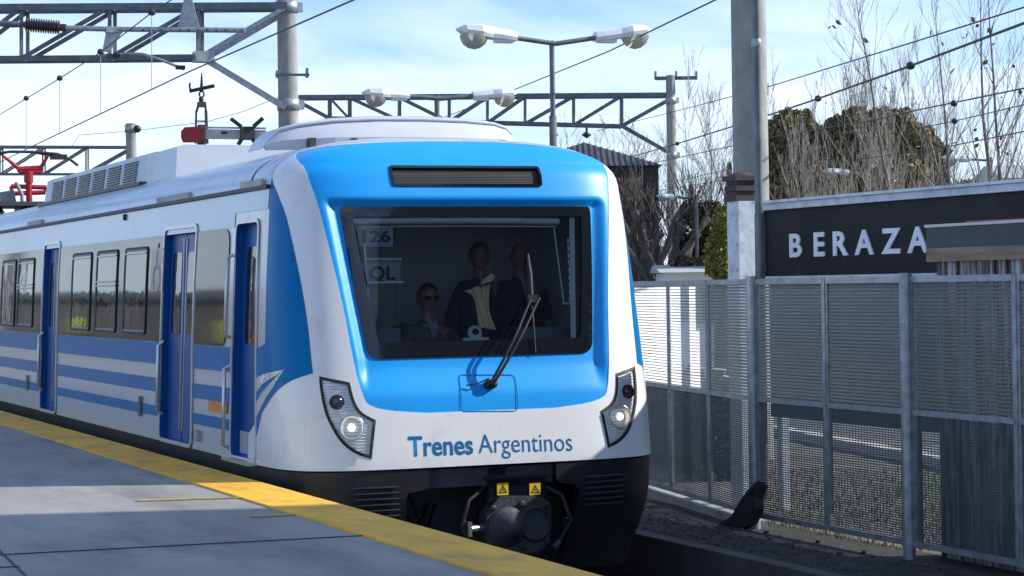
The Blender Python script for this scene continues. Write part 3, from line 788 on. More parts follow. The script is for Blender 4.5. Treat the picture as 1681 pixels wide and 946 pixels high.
# roof over the whole car
rf = MB(); nn = 29
def roof_ring(y, k):
    out = []
    for i in range(nn):
        a = i/(nn-1); 
        if a <= .5: t = 2.24+(ZT+TT-2.24)*(a*2); W, D = prof(zt_of(t)); out.append(Vector((XC-W-.012*(1-2*a), y, zt_of(t))))
        else: t = 2.24+(ZT+TT-2.24)*((1-a)*2); W, D = prof(zt_of(t)); out.append(Vector((XC+W+.012*(2*a-1), y, zt_of(t))))
    return out
ys = [Y1-.0+.0]+[Y1+.75*k for k in range(1, 31)]
rings = [roof_ring(y, 0) for y in ys]
vs = [v for r_ in rings for v in r_]; fs = [(i*nn+k, i*nn+k+1, (i+1)*nn+k+1, (i+1)*nn+k) for i in range(len(rings)-1) for k in range(nn-1)]
rf.add(vs, fs, 0, True); roof = rf.build('roof', MT['roof'], train)
# brow between mask and roof
def brow():
    half = topl + smooth_poly([(tl[0]-.03, tl[1]+.035), ((tl[0]+uTop)/2-.03, tl[1]-.02), (uTop, bandL[0][1])], False, 4)[:-1] + [(uTop, 2.24), (-.02, 2.24), (-.02, ZT+TT-.001)]
    pl = half + mir(half)
    # polygon: inner edge then out over the top
    return pl
patch('roof_brow', brow(), MT['roof'], train, g=.07, gt=.05, off=.001, rec=False, edge=.05)
# gutter: dark line and pale strips
mb = MB(); mb.bar(SP(bandL[0][0]-.03, 2.235, .02, False), SP(UEND, 2.235, .02, False), .035, .03); mb.build('gutter', mat('gutter_navy', (.008, .012, .05), .5), train)
for a, b in ((400, 435), (262, 315), (66, 98)):
    u0 = UT(a, 320 if a > 300 else 345)[0]; u1 = UT(b, 305 if a > 300 else 335)[0]
    MB().bar(SP(u0, 2.275, .02, False), SP(u1, 2.275, .02, False), .03, .05).build('drip_strip', mat('pale_strip', (.42, .41, .38), .7, var=.2) if a == 400 else bpy.data.materials['pale_strip'], train)
# under-skirt
MB().box((XC, Y1+11.3, -.22), (2.98, 23.2, .54)).build('underframe', MT['black'], train)
MB().box((XC, Y1+22.9, 1.1), (2.8, .1, 2.3)).build('end_wall', MT['grey'], train)
for y in (18.2, 20.6, 33.5, 35.9):
    mb = MB()
    for x in (5.42, 7.10): mb.lathe((x-.07, y, -.66), (1, 0, 0), [(0, 0), (.44, 0), (.46, .02), (.43, .03), (.43, .13), (0, .13)], 24)
    mb.tube([(5.4, y, -.66), (7.1, y, -.66)], .08, 10); mb.build('wheelset', MT['darkgrey'], train)

# ---- cab interior
ci = MB()
ci.box((XC, 18.15, 1.2), (2.7, .06, 2.3)); ci.box((XC, 17.22, 2.20), (2.5, 1.8, .05)); ci.box((XC, 17.1, .05), (2.9, 2.2, .06))
ci.box((XC-1.30, 17.15, 1.1), (.03, 1.9, 2.1)); ci.box((XC+1.30, 17.15, 1.1), (.03, 1.9, 2.1))
cab = ci.build('cab_interior', MT['cabwall'], train)
mb = MB()
for x, w in ((-.35, .8), (.62, .9)):
    mb.box((XC+x-w/2, 18.11, 1.1), (.02, .02, 2.0)); mb.box((XC+x+w/2, 18.11, 1.1), (.02, .02, 2.0)); mb.box((XC+x, 18.11, 2.02), (w, .02, .02))
mb.box((XC-.80, 18.10, 1.45), (.34, .04, .95)); mb.build('wall_trim', MT['pale'], cab)
mb = MB(); mb.box((XC, 16.28, .92), (2.3, .62, .16)); mb.box((XC, 16.15, .55), (2.3, .5, .7)); mb.box((XC+.72, 16.30, 1.04), (.5, .3, .12)); mb.box((XC-.75, 16.3, 1.05), (.5, .3, .14))
mb.build('driving_desk', MT['desk'], cab)
p0, p1 = WI_[0], (UU-WI_[0][0], WI_[0][1])
def inn(u, t, d): p = P0(u, t); return Vector((p.x, p.y, p.z))+NRM(u, t)*(-.055-d)
def inpx(px, py, d): return inn(*UT(px, py), d)
mb = MB(); mb.tube([inpx(582, 358, .04), inpx(700, 357, .04), inpx(830, 357, .04), inpx(925, 359, .04)], .028, 8); mb.tube([inpx(596, 367, .05), inpx(760, 366, .05), inpx(922, 367, .05)], .006, 6)
mb.build('roller_blind', MT['pale'], cab)
mb = MB(); mb.bar(inpx(947, 353, .03), inpx(949, 552, .03), .04, .02); mb.bar(inpx(921, 368, .08), inpx(937, 492, .08), .012); mb.bar(inpx(932, 494, .05), inpx(948, 494, .05), .012)
mb.build('window_pillar', MT['pale'], cab)
mb = MB()
for k in range(9): mb.tube([inpx(940+k*.4, 388+k*12, .03), inpx(940+k*.4, 396+k*12, .03)], [.010, .006], 6)
mb.build('cable_clips', MT['pale'], cab)
# number holder at the left of the windscreen
rack = MB()
for a, b, r_ in (((602, 399), (610, 503), .009), ((603, 422), (664, 422), .009), ((606, 461), (667, 460), .011)): rack.tube([inpx(*a, .02), inpx(*b, .02)], r_, 6)
rk = rack.build('number_holder', MT['pale'], train)
plate_m = mat('number_plate', (.30, .33, .37), .6); ink = mat('plate_ink', (.02, .022, .03), .7)
def plate(x0, y0, x1, y1, txt, tx0, tx1, ty0, ty1):
    pl = MB().add([inpx(x0, y0, .05), inpx(x1, y0, .05), inpx(x1, y1, .05), inpx(x0, y1, .05)], [(0, 1, 2, 3)])
    pl.add([inpx(x0, y0, .06), inpx(x1, y0, .06), inpx(x1, y1, .06), inpx(x0, y1, .06)], [(3, 2, 1, 0)])
    o = pl.build('number_card', plate_m, rk)
    me = text_mesh(txt, 1, .03); xs = [v.co.x for v in me.vertices]; 
    for v in me.vertices:
        f = (v.co.x-min(xs))/(max(xs)-min(xs)) if False else v.co.x
    x0_, x1_ = min(xs), max(xs)
    for v in me.vertices:
        f = (v.co.x-x0_)/(x1_-x0_); g_ = v.co.y/.72; v.co = inpx(tx0+(tx1-tx0)*f, ty1+(ty0-ty1)*g_, .046)-root_loc(rk)
    me.materials.clear(); me.materials.append(ink); t_ = bpy.data.objects.new('card_lettering', me); COL.objects.link(t_); t_.parent = rk
plate(588, 366, 652, 400, '126', 600, 648, 373, 392)
plate(605, 424, 664, 459, 'QL', 612, 656, 432, 454)

# ---- roof equipment
# front hood
def hood():
    mb = MB()
    zt = ZT+HH
    L = [(-1.28, 2.585), (-1.24, 2.66), (-1.16, 2.745), (-1.02, 2.79), (-.75, 2.83), (-.4, 2.85), (0, 2.855), (.40, 2.845), (.68, 2.825), (.80, 2.79), (.86, 2.73), (.90, 2.64)]
    def ring(y, dz, sc): return [Vector((XC+x*sc, y+.28*(abs(x)/1.3)**3, 2.60+(z-2.60)*dz)) for x, z in L]
    rs = [ring(16.88, .25, 1.0), ring(16.92, .55, .995), ring(17.0, .86, .985), ring(17.10, 1.0, .97), ring(17.55, 1.0, .97)]
    n = len(L); vs = [v for r_ in rs for v in r_]
    mb.add(vs, [(i*n+k, i*n+k+1, (i+1)*n+k+1, (i+1)*n+k) for i in range(len(rs)-1) for k in range(n-1)], 0, True)
    under = [Vector((v.x, v.y+.01, max(2.56, v.z-.10))) for v in rs[0]]
    mb.add(list(rs[0])+under, [(k, k+n, k+1+n, k+1) for k in range(n-1)])
    h = mb.build('roof_hood', MT['hood'], train)
    lp = MB(); lp.tube([v+Vector((0, -.02, 0)) for v in rs[2]], .012, 6); lp.build('hood_lip', MT['hood'], h)
    for x in (-.95, -.6, -.2, .3, .7): MB().box((XC+x, 17.0, 2.60), (.05, .2, .1)).build('hood_bracket', MT['darkgrey'], h)
hood()
# pale smooth duct behind the hood and the louvred air conditioner
def roofbox(y0, y1, zt, xw, name, m, slope=0.0):
    mb = MB(); zb = 2.42
    prof_ = [(-xw, zb), (-xw+.06, zt-.03), (-xw+.14, zt), (xw-.14, zt), (xw-.06, zt-.03), (xw, zb)]
    a = [Vector((XC+x, y0+(z-zb)*slope, z)) for x, z in prof_]; b = [Vector((XC+x, y1-(z-zb)*slope, z)) for x, z in prof_]
    n = len(prof_); mb.add(a+b, [(k, k+1, k+1+n, k+n) for k in range(n-1)] + [tuple(range(n))[::-1], tuple(range(n, 2*n))])
    return mb.build(name, m, train)
pA = on(440, 240, 0, XC-1.15); pB = on(240, 240, 0, XC-1.15); pC = on(72, 300, 0, XC-1.15); print('roofbox', pA, pB, pC)
roofbox(on(292, 260, 0, XC-1.12).y, pB.y, 2.855, 1.15, 'roof_duct', mat('duct_paint', (.46, .50, .56), .3, metal=.2, var=.03), .35)
ac = roofbox(pB.y+.02, pC.y, 2.855, 1.17, 'air_conditioner', mat('ac_paint', (.36, .43, .50), .35, metal=.3, var=.06), .1)
mb = MB(); L = pC.y-pB.y
for g in range(6):
    for k in range(9):
        z = 2.565+.0265*k; y0 = pB.y+.5+g*(L-.8)/6; y1 = y0+(L-.8)/6*.78; xx = XC-1.17+.06*(z-2.42)/.405-.006
        mb.box((xx, (y0+y1)/2, z), (.014, y1-y0, .013))
mb.build('louvre', MT['black'], ac)
MB().box((XC-1.19, (pB.y+pC.y)/2, 2.53), (.08, L, .035)).build('mounting_rail', MT['black'], ac)
# pantograph
def pantograph():
    # insulators on a base, red lower and upper frame, contact strips
    g = lambda px, py: on(px, py, 1, 32.5)
    b = MB(); base = g(45, 335)
    b.box((base.x, 32.5, base.z-.02), (1.1, 1.3, .06)); b.box((base.x, 32.5, base.z-.3), (.3, .5, .5))
    pg = b.build('pantograph', MT['darkgrey'], train)
    r_ = MB()
    for a, c, w in (((48, 332), (47, 282), .07), ((20, 318), (74, 316), .05), ((18, 306), (76, 308), .05), ((20, 318), (18, 306), .04), ((74, 316), (76, 308), .04), ((28, 278), (70, 276), .06), ((30, 282), (68, 282), .05)):
        r_.tube([g(*a), g(*c)], w*.68, 8)
    for a, c in (((32, 278), (4, 255)), ((66, 277), (80, 254))): r_.tube([g(*a), g(*c)], [.035, .02], 6)
    r_.tube([g(47, 282), g(47, 300)], .07, 8); r_.build('pantograph_frame', MT['red'], pg)
    h = MB(); h.tube([g(-30, 262), g(-8, 252), g(20, 249), (g(60, 250)), g(95, 253), g(115, 262), g(128, 272)], .022, 6)
    h.tube([g(-20, 258)+Vector((0, .35, 0)), g(20, 247)+Vector((0, .35, 0)), g(60, 247)+Vector((0, .35, 0)), g(105, 256)+Vector((0, .35, 0))], .022, 6)
    h.bar(g(4, 254), g(4, 252)+Vector((0, .36, 0)), .03); h.bar(g(82, 254), g(82, 252)+Vector((0, .36, 0)), .03); h.box(g(96, 258), (.22, .2, .07)); h.build('contact_strip', MT['rubber'], pg)
    ins = MB()
    for dx in (-.4, .4):
        o = Vector((base.x+dx, 32.5, base.z-.30)); ins.lathe(o, (0, 0, 1), [(.05, 0)]+[(q, .03*k+dz) for k in range(7) for q, dz in ((.09, .0), (.05, .015))]+[(.03, .27)], 12)
    ins.build('insulator', MT['insul'], pg)
    a = MB(); a.bar(g(0, 326), g(24, 322), .1, .18); a.tube([g(24, 300)+Vector((0, -.1, 0)), g(34, 320)+Vector((0, -.1, 0)), g(35, 342)+Vector((0, -.1, 0))], .03, 6); a.build('drive_cylinder', MT['grey'], pg)
pantograph()

# ================================================================== PEOPLE IN THE CAB
def eval_mesh(ob):
    dg = bpy.context.evaluated_depsgraph_get(); dg.update(); me = bpy.data.meshes.new_from_object(ob.evaluated_get(dg)); return me
def skinned(verts, edges, radii, root=0, sub=1):
    me = bpy.data.meshes.new('s'); me.from_pydata(verts, edges, []); ob = bpy.data.objects.new('s', me); COL.objects.link(ob)
    md = ob.modifiers.new('sk', 'SKIN'); ly = me.skin_vertices[0].data if len(me.skin_vertices) else None
    if ly is None:
        bm = bmesh.new(); bm.from_mesh(me); bm.verts.layers.skin.verify(); bm.to_mesh(me); bm.free(); ly = me.skin_vertices[0].data
    for i, r_ in enumerate(radii):
        r2 = r_ if isinstance(r_, tuple) else (r_, r_)
        ly[i].radius = r2; ly[i].use_root = (i == root)
    s = ob.modifiers.new('sb', 'SUBSURF'); s.levels = sub; s.render_levels = sub
    out = eval_mesh(ob); bpy.data.objects.remove(ob); bpy.data.meshes.remove(me); return out
def head_mesh(c, s=1.0):
    bm = bmesh.new(); bmesh.ops.create_icosphere(bm, subdivisions=4, radius=1)
    for v in bm.verts:
        x, y, z = v.co; X, Y, Z = x*.080, y*.098, z*.118
        if z < 0: X *= 1-.16*(-z)**1.5; Y *= 1-.10*(-z)
        if y < 0:
            Y += .012*max(0, 1-abs(x)/.8)*(1 if z > .0 else 0)*0
            nose = math.exp(-((x)/.17)**2)*math.exp(-((z+.12)/.22)**2); Y -= .026*nose
            for sx in (-1, 1): Y += .012*math.exp(-((x-sx*.38)/.2)**2)*math.exp(-((z-.06)/.15)**2)
            Y -= .006*math.exp(-(x/.5)**2)*math.exp(-((z-.26)/.12)**2)
            Y -= .007*math.exp(-(x/.32)**2)*math.exp(-((z+.46)/.06)**2); Y += .005*math.exp(-(x/.34)**2)*math.exp(-((z+.52)/.025)**2); Y -= .006*math.exp(-(x/.3)**2)*math.exp(-((z+.58)/.05)**2)
            Y -= .010*math.exp(-(x/.4)**2)*math.exp(-((z+.85)/.15)**2)
        v.co = Vector((X, Y, Z))*s
    for sx in (-1, 1):
        r_ = bmesh.ops.create_icosphere(bm, subdivisions=2, radius=1)
        for v in r_['verts']: v.co = Vector((sx*.077+v.co.x*.011, .008+v.co.y*.017, -.005+v.co.z*.032))*s
    for v in bm.verts: v.co += Vector(c)
    me = bpy.data.meshes.new('h'); bm.to_mesh(me); bm.free(); return me
def join(meshes):
    bm = bmesh.new()
    for m_ in meshes: bm.from_mesh(m_)
    me = bpy.data.meshes.new('j'); bm.to_mesh(me); bm.free(); return me
def fuse(me, vox):
    ob = bpy.data.objects.new('f', me); COL.objects.link(ob); r_ = ob.modifiers.new('r', 'REMESH'); r_.mode = 'VOXEL'; r_.voxel_size = vox; r_.use_smooth_shade = True
    out = eval_mesh(ob); bpy.data.objects.remove(ob); return out
def person(label, base, head_z, cloth, hairm, bald=False, seated=False, tie=False, glasses=False, lean=0.0):
    # base: point on the cab floor below the neck, person faces -Y
    x, y, z0 = base; t = thing('person', label, 'person', (x, y, z0))
    hz = head_z - z0                       # centre of the head above the floor
    sh = hz-.235; hip = (sh-.50); k = 1.0
    V = []; E = []; Rr = []
    def add(p, r_, par=None):
        V.append(p); Rr.append(r_)
        if par is not None: E.append((par, len(V)-1))
        return len(V)-1
    pel = add((0, 0, hip), (.155, .11)); wa = add((0, 0, hip+.18), (.145, .10), pel); chs = add((0, -.01, hip+.36), (.17, .115), wa); nb = add((0, .0, sh+.02), (.10, .08), chs); nk = add((0, -.0, hz-.13), .066, nb); add((0, .0, hz-.06), .062, nk)
    hands = []
    for sx in (-1, 1):
        s_ = add((sx*.17, 0, sh-.02), .062, chs)
        if seated: e_ = add((sx*.27, -.06, sh-.28), .045, s_); w_ = add((sx*.20, -.28, sh-.36), .030, e_)
        else: e_ = add((sx*.25, .02, sh-.31), .045, s_); w_ = add((sx*.25, -.07, sh-.55), .030, e_)
        hd_ = add((V[w_][0], V[w_][1]-.02, V[w_][2]-(.02 if seated else .05)), (.035, .018), w_); hands.append((V[hd_], sx))
        h_ = add((sx*.09, 0, hip-.05), .095, pel)
        if seated: kn = add((sx*.14, -.42, hip-.06), .065, h_); an = add((sx*.14, -.40, .09), .042, kn)
        else: kn = add((sx*.10, -.01, hip*.52), .062, h_); an = add((sx*.10, .01, .09), .042, kn)
        add((sx*.11, V[an][1]-.15, .035), .035, an)
    ms = [skinned(V, E, Rr), head_mesh((0, -.01, hz))]
    for (hp, sx) in hands:
        dz = Vector((0, -.6, -.8)) if not seated else Vector((0, -1, -.15))
        dz.normalize()
        for i, (o, L_) in enumerate(((-.028, .07), (-.010, .08), (.009, .075), (.027, .06))):
            a = Vector(hp)+Vector((o, 0, 0)); b = a+dz*(.035+L_*.5); c = b+(dz+Vector((0, -.0, -.5))).normalized()*L_*.5
            ms.append(skinned([a, b, c], [(0, 1), (1, 2)], [.010, .0095, .007]))
        a = Vector(hp)+Vector((-sx*.02, 0, 0)); b = a+Vector((-sx*.035, -.02, -.02)); c = b+dz*.035; ms.append(skinned([a, b, c], [(0, 1), (1, 2)], [.012, .011, .008]))
    me = fuse(join(ms), .011); me.materials.clear(); me.materials.append(MT['skin'])
    bo = bpy.data.objects.new('body', me); COL.objects.link(bo); bo.parent = t
    # clothes
    n = 5
    jV, jE, jR = [], [], []
    idx = {}
    def cadd(i, g, par=None, p=None):
        jV.append(p or V[i]); r_ = Rr[i]; r_ = r_ if isinstance(r_, tuple) else (r_, r_); jR.append((r_[0]+g, r_[1]+g))
        if par is not None: jE.append((par, len(jV)-1))
        return len(jV)-1
    a = cadd(0, .028); b = cadd(1, .03, a); c = cadd(2, .028, b); d = cadd(3, .02, c); cadd(4, .012, d, (0, 0, sh+.07))
    for off in (6, 13-0):
        pass
    def arm(base_i):
        s_ = cadd(base_i, .022, c); e_ = cadd(base_i+1, .02, s_); cadd(base_i+2, .016, e_)
    arm(6); arm(6+7)
    jm2 = skinned(jV, jE, jR, sub=2)
    for p in jm2.polygons: p.use_smooth = True
    jm2.materials.clear(); jm2.materials.append(cloth); jo = bpy.data.objects.new('jacket', jm2); COL.objects.link(jo); jo.parent = t
    tV = [V[0], V[10], V[11], V[12], V[17], V[18], V[19]]
    tr = skinned(tV, [(0, 1), (1, 2), (2, 3), (0, 4), (4, 5), (5, 6)], [(.17, .12), .112, .082, .062, .112, .082, .062])
    tr.materials.clear(); tr.materials.append(MT['jacket']); to = bpy.data.objects.new('trousers', tr); COL.objects.link(to); to.parent = t
    # hair
    bm = bmesh.new(); bmesh.ops.create_icosphere(bm, subdivisions=3, radius=1)
    dl = []
    for v in bm.verts:
        keep = (v.co.z > .30 and v.co.y > -.75 + (.5 if v.co.z < .5 else 0)) or (v.co.y > .12 and v.co.z > -.35)
        if bald: keep = (v.co.y > .1 and -.4 < v.co.z < .35)
        if not keep: dl.append(v)
        v.co = Vector((v.co.x*.084, v.co.y*.105, v.co.z*.129)) + Vector((0, -.008, hz))
    bmesh.ops.delete(bm, geom=dl, context='VERTS'); bmesh.ops.solidify(bm, geom=bm.faces[:], thickness=-.006)
    hm = bpy.data.meshes.new('hair'); bm.to_mesh(hm); bm.free(); hm.materials.append(hairm); ho = bpy.data.objects.new('hair', hm); COL.objects.link(ho); ho.parent = t
    def child(name, mb, m): 
        o = mb.build(name, m); o.parent = t; return o
    child('shirt', MB().add([(-.045, -.122, sh+.05), (.045, -.122, sh+.05), (.0, -.150, sh-.14)], [(0, 1, 2)]).tube([(-.06, -.02, sh+.085), (-.05, -.075, sh+.075), (0, -.115, sh+.03), (.05, -.075, sh+.075), (.06, -.02, sh+.085)], .014, 6), MT['shirt'])
    if tie: child('tie', MB().prism([(-.016, -.155, sh+.04), (.016, -.155, sh+.04), (.026, -.17, sh-.14), (0, -.172, sh-.18), (-.026, -.17, sh-.14)], (0, .008, 0)), MT['jacket'])
    if glasses: child('sunglasses', MB().box((-.034, -.104, hz+.008), (.054, .012, .034)).box((.034, -.104, hz+.008), (.054, .012, .034)).box((0, -.108, hz+.014), (.02, .008, .008)).bar((-.062, -.10, hz+.014), (-.082, .0, hz+.012), .006).bar((.062, -.10, hz+.014), (.082, .0, hz+.012), .006), MT['lensblack'])
    else:
        e = MB()
        for sx in (-1, 1): e.lathe((sx*.031, -.082, hz+.008), (0, -1, 0), [(.013, 0), (.010, .006), (0, .009)], 10)
        child('eyes', e, MT['lensblack'])
    return t
pA_ = at(787, 422, 18.1); person('man in a dark suit and tie standing in the middle of the cab', (pA_.x, pA_.y, .08), pA_.z, MT['jacket'], MT['hair'], tie=True)
pB_ = at(853, 422, 18.2); person('bald man in a dark jacket standing behind the wiper in the cab', (pB_.x, pB_.y, .08), pB_.z, MT['jacket'], MT['hairgrey'], bald=True)
pD_ = at(702, 491, 17.7); person('driver in sunglasses and an open coat seated at the desk', (pD_.x, pD_.y, .08), pD_.z, MT['olive'], MT['hair'], seated=True, glasses=True)
seat = thing('driver_seat', 'black padded seat under the driver with sunglasses', 'seat', (pD_.x, pD_.y, .08))
hs = pD_.z-.08-.27-.50
def lp_(mb, name, m, par): o = mb.build(name, m); o.parent = par; return o
lp_(MB().box((0, 0, hs-.13), (.46, .46, .08)), 'seat_cushion', MT['black'], seat); lp_(MB().box((0, .22, hs+.25), (.44, .07, .6)), 'backrest', MT['black'], seat); lp_(MB().tube([(0, 0, 0), (0, 0, hs-.16)], .04, 10), 'pedestal', MT['darkgrey'], seat)
# beige cloth hanging just inside the windscreen
def cloth():
    L = [(770, 472), (786, 490), (795, 512), (798, 533)]; Rr = [(822, 456), (819, 480), (820, 505), (831, 533)]
    mb = MB(); n = 18; rows = []
    Ls = smooth_poly(L, False, 4); Rs = smooth_poly(Rr, False, 4)
    for a, b in zip(Ls, Rs):
        rows.append([inpx(a[0]+(b[0]-a[0])*k/n, a[1]+(b[1]-a[1])*k/n, .05+.12*k/n+.014*math.sin(k*1.5+a[1]*.03)+.006*math.sin(k*3.7)) for k in range(n+1)])
    vs = [v for r_ in rows for v in r_]; m_ = n+1
    mb.add(vs, [(i*m_+k, i*m_+k+1, (i+1)*m_+k+1, (i+1)*m_+k) for i in range(len(rows)-1) for k in range(n)], 0, True)
    mb.add([inpx(804, 452, .06), inpx(816, 443, .06), inpx(822, 449, .07), inpx(816, 457, .07), inpx(800, 462, .06)], [(0, 1, 2, 3, 4)])
    o = mb.build('hanging_cloth', MT['beige']); s = o.modifiers.new('s', 'SOLIDIFY'); s.thickness = .004
    tag(o, 'crumpled beige cloth hanging inside the windscreen before the standing men', 'cloth')
cloth()
# small camera on the desk
def dashcam():
    c = inpx(783, 546, .06); t = thing('dashboard_camera', 'small pale round camera on a flat base behind the windscreen', 'camera', c)
    w = lambda mb, n, m: setparent(mb.build(n, m), t)
    w(MB().box(c+Vector((0, 0, -.045)), (.21, .05, .055)), 'base', MT['pale'])
    w(MB().lathe(c+Vector((0, .02, .02)), (0, -1, 0), [(0, -.03), (.05, -.03), (.058, 0), (.055, .03), (.035, .035), (.03, .02), (0, .018)], 24), 'housing', MT['pale'])
    w(MB().lathe(c+Vector((.008, -.002, .026)), (0, -1, 0), [(.029, 0), (.022, .008), (0, .012)], 18), 'lens', MT['rubber'])
    w(MB().box(c+Vector((0, .0, -.01)), (.10, .04, .03)), 'bracket', MT['pale'])
dashcam()

# ================================================================== FENCE
XF = 9.4
def fence():
    fm = translucent_mat('fence_slats', (.15, .18, .21), (.98, .98, .96), .85, .35); fl = mat('fence_mesh', (.11, .13, .155), .5, metal=.3)
    z_top, z_bot = on(1240, 459, 0, XF).z, on(1250, 850, 0, XF).z
    p1240 = on(1243, 650, 0, XF); Z0 = (p1240-ORG).dot(CF)
    t = thing('mesh_fence', 'galvanised fence of horizontally ribbed translucent panels beside the track', 'fence', (XF, p1240.y, -.75))
    base = lambda px: on(px, 650, 0, XF)
    B = [base(x) for x in (1243, 1358, 1497, 1672, 1880, 2140, 2480, 2950)]
    far = at(1098, 650, Z0*1.135); dirn = Vector((far.x-B[0].x, far.y-B[0].y)); mid = at(1162, 650, Z0*1.07)
    def along(f): return Vector((B[0].x+dirn.x*f, B[0].y+dirn.y*f, 0))
    def fr(px):    # parameter along the left section for a pixel column
        lo, hi = -1, 30
        for _ in range(40):
            m_ = (lo+hi)/2; p = along(m_); q = p-ORG; q.z = 0
            x_ = 840.5+FPX*(q.dot(CR0))/(q.dot(CF))
            if x_ > px: lo = m_
            else: hi = m_
        return lo
    zt, zb = z_top, z_bot; zm = on(1252, 656, 0, XF).z
    def post(p, r_, big):
        mb = MB()
        if big: mb.tube([(p.x-.03, p.y+.02, -.78), (p.x-.03, p.y+.02, zt+.03)], .05, 12); mb.bar((p.x+.02, p.y-.06, zb), (p.x+.02, p.y-.06, zt), .04, .03)
        else: mb.bar((p.x, p.y, zb), (p.x, p.y, zt), .045, .03)
        mb.build('post', MT['galv'], t)
    segs = [(along(fr(985)), along(fr(1040))), (along(fr(1040)), along(fr(1098))), (along(fr(1098)), along(fr(1162))), (along(fr(1162)), B[0])] + [(B[i], B[i+1]) for i in range(7)]
    for i, (a, b) in enumerate(segs):
        a = Vector((a.x, a.y, 0)); b = Vector((b.x, b.y, 0)); d = (b-a).normalized(); up = Vector((0, 0, 1)); nrm = d.cross(up)
        a2, b2 = a+d*.03, b-d*.03
        mb = MB()
        for z, h in ((zt-.02, .05), (zm, .045), (zb+.02, .045)): mb.bar(a2+up*z, b2+up*z, .04, h)
        mb.bar(a2+up*(zb), a2+up*(zt), .03, .03); mb.bar(b2+up*zb, b2+up*zt, .03, .03)
        p = mb.build('panel_frame', MT['galv'], t)
        sl = MB(); lo = MB(); z = zb+.05; pitch = .0285
        rnd = random.Random(i)
        while z < zt-.04:
            if abs(z-zm) > .03:
                upper = z > zm; h = .0190 if upper else .0095
                j = rnd.uniform(-.001, .001)
                (sl if upper else lo).bar(a2+up*(z+j), b2+up*(z+j), .004, h)
            z += pitch if z > zm else .019
        # fine vertical weave
        L = (b2-a2).length; k = int(L/.045)
        for q in range(1, k):
            c = a2+d*(L*q/k); sl.bar(c+up*zm, c+up*(zt-.03), .003, .002); lo.bar(c+up*(zb+.03), c+up*zm, .004, .003)
        sl.build('ribbed_panel', fm, p); lo.build('mesh_panel', fl, p)
    for p in (B[0], B[2], B[4], B[6]): post(p, .05, True)
    for p in (B[1], B[3], B[5], B[7], segs[1][1], segs[2][1], segs[1][0]): post(p, .03, False)
    # concrete strip under the left section
    f0 = along(fr(985)); 
    MB().bar(Vector((f0.x, f0.y, zb-.09)), Vector((B[0].x, B[0].y, zb-.09)), .14, .12).build('plinth', MT['concrete'], t)
    for k in range(3):
        c = along(fr(1150+22*k)); mb = MB()
    return t
fence()
# black bent piece at the foot of the fence
def wedge():
    pts = [on(x, y, 0, XF-.15) for x, y in ((1176, 862), (1200, 848), (1212, 826), (1226, 806), (1240, 792), (1246, 800), (1238, 818), (1240, 836), (1228, 862), (1206, 872))]
    mb = MB().prism(pts, (.10, .02, 0)); mb.tube([on(1228, 812, 0, XF-.18), on(1246, 790, 0, XF-.12)], .012, 6)
    tag(mb.build('rubber_block', MT['rubber']), 'black bent rubber block leaning at the foot of the fence post', 'rubber block')
wedge()

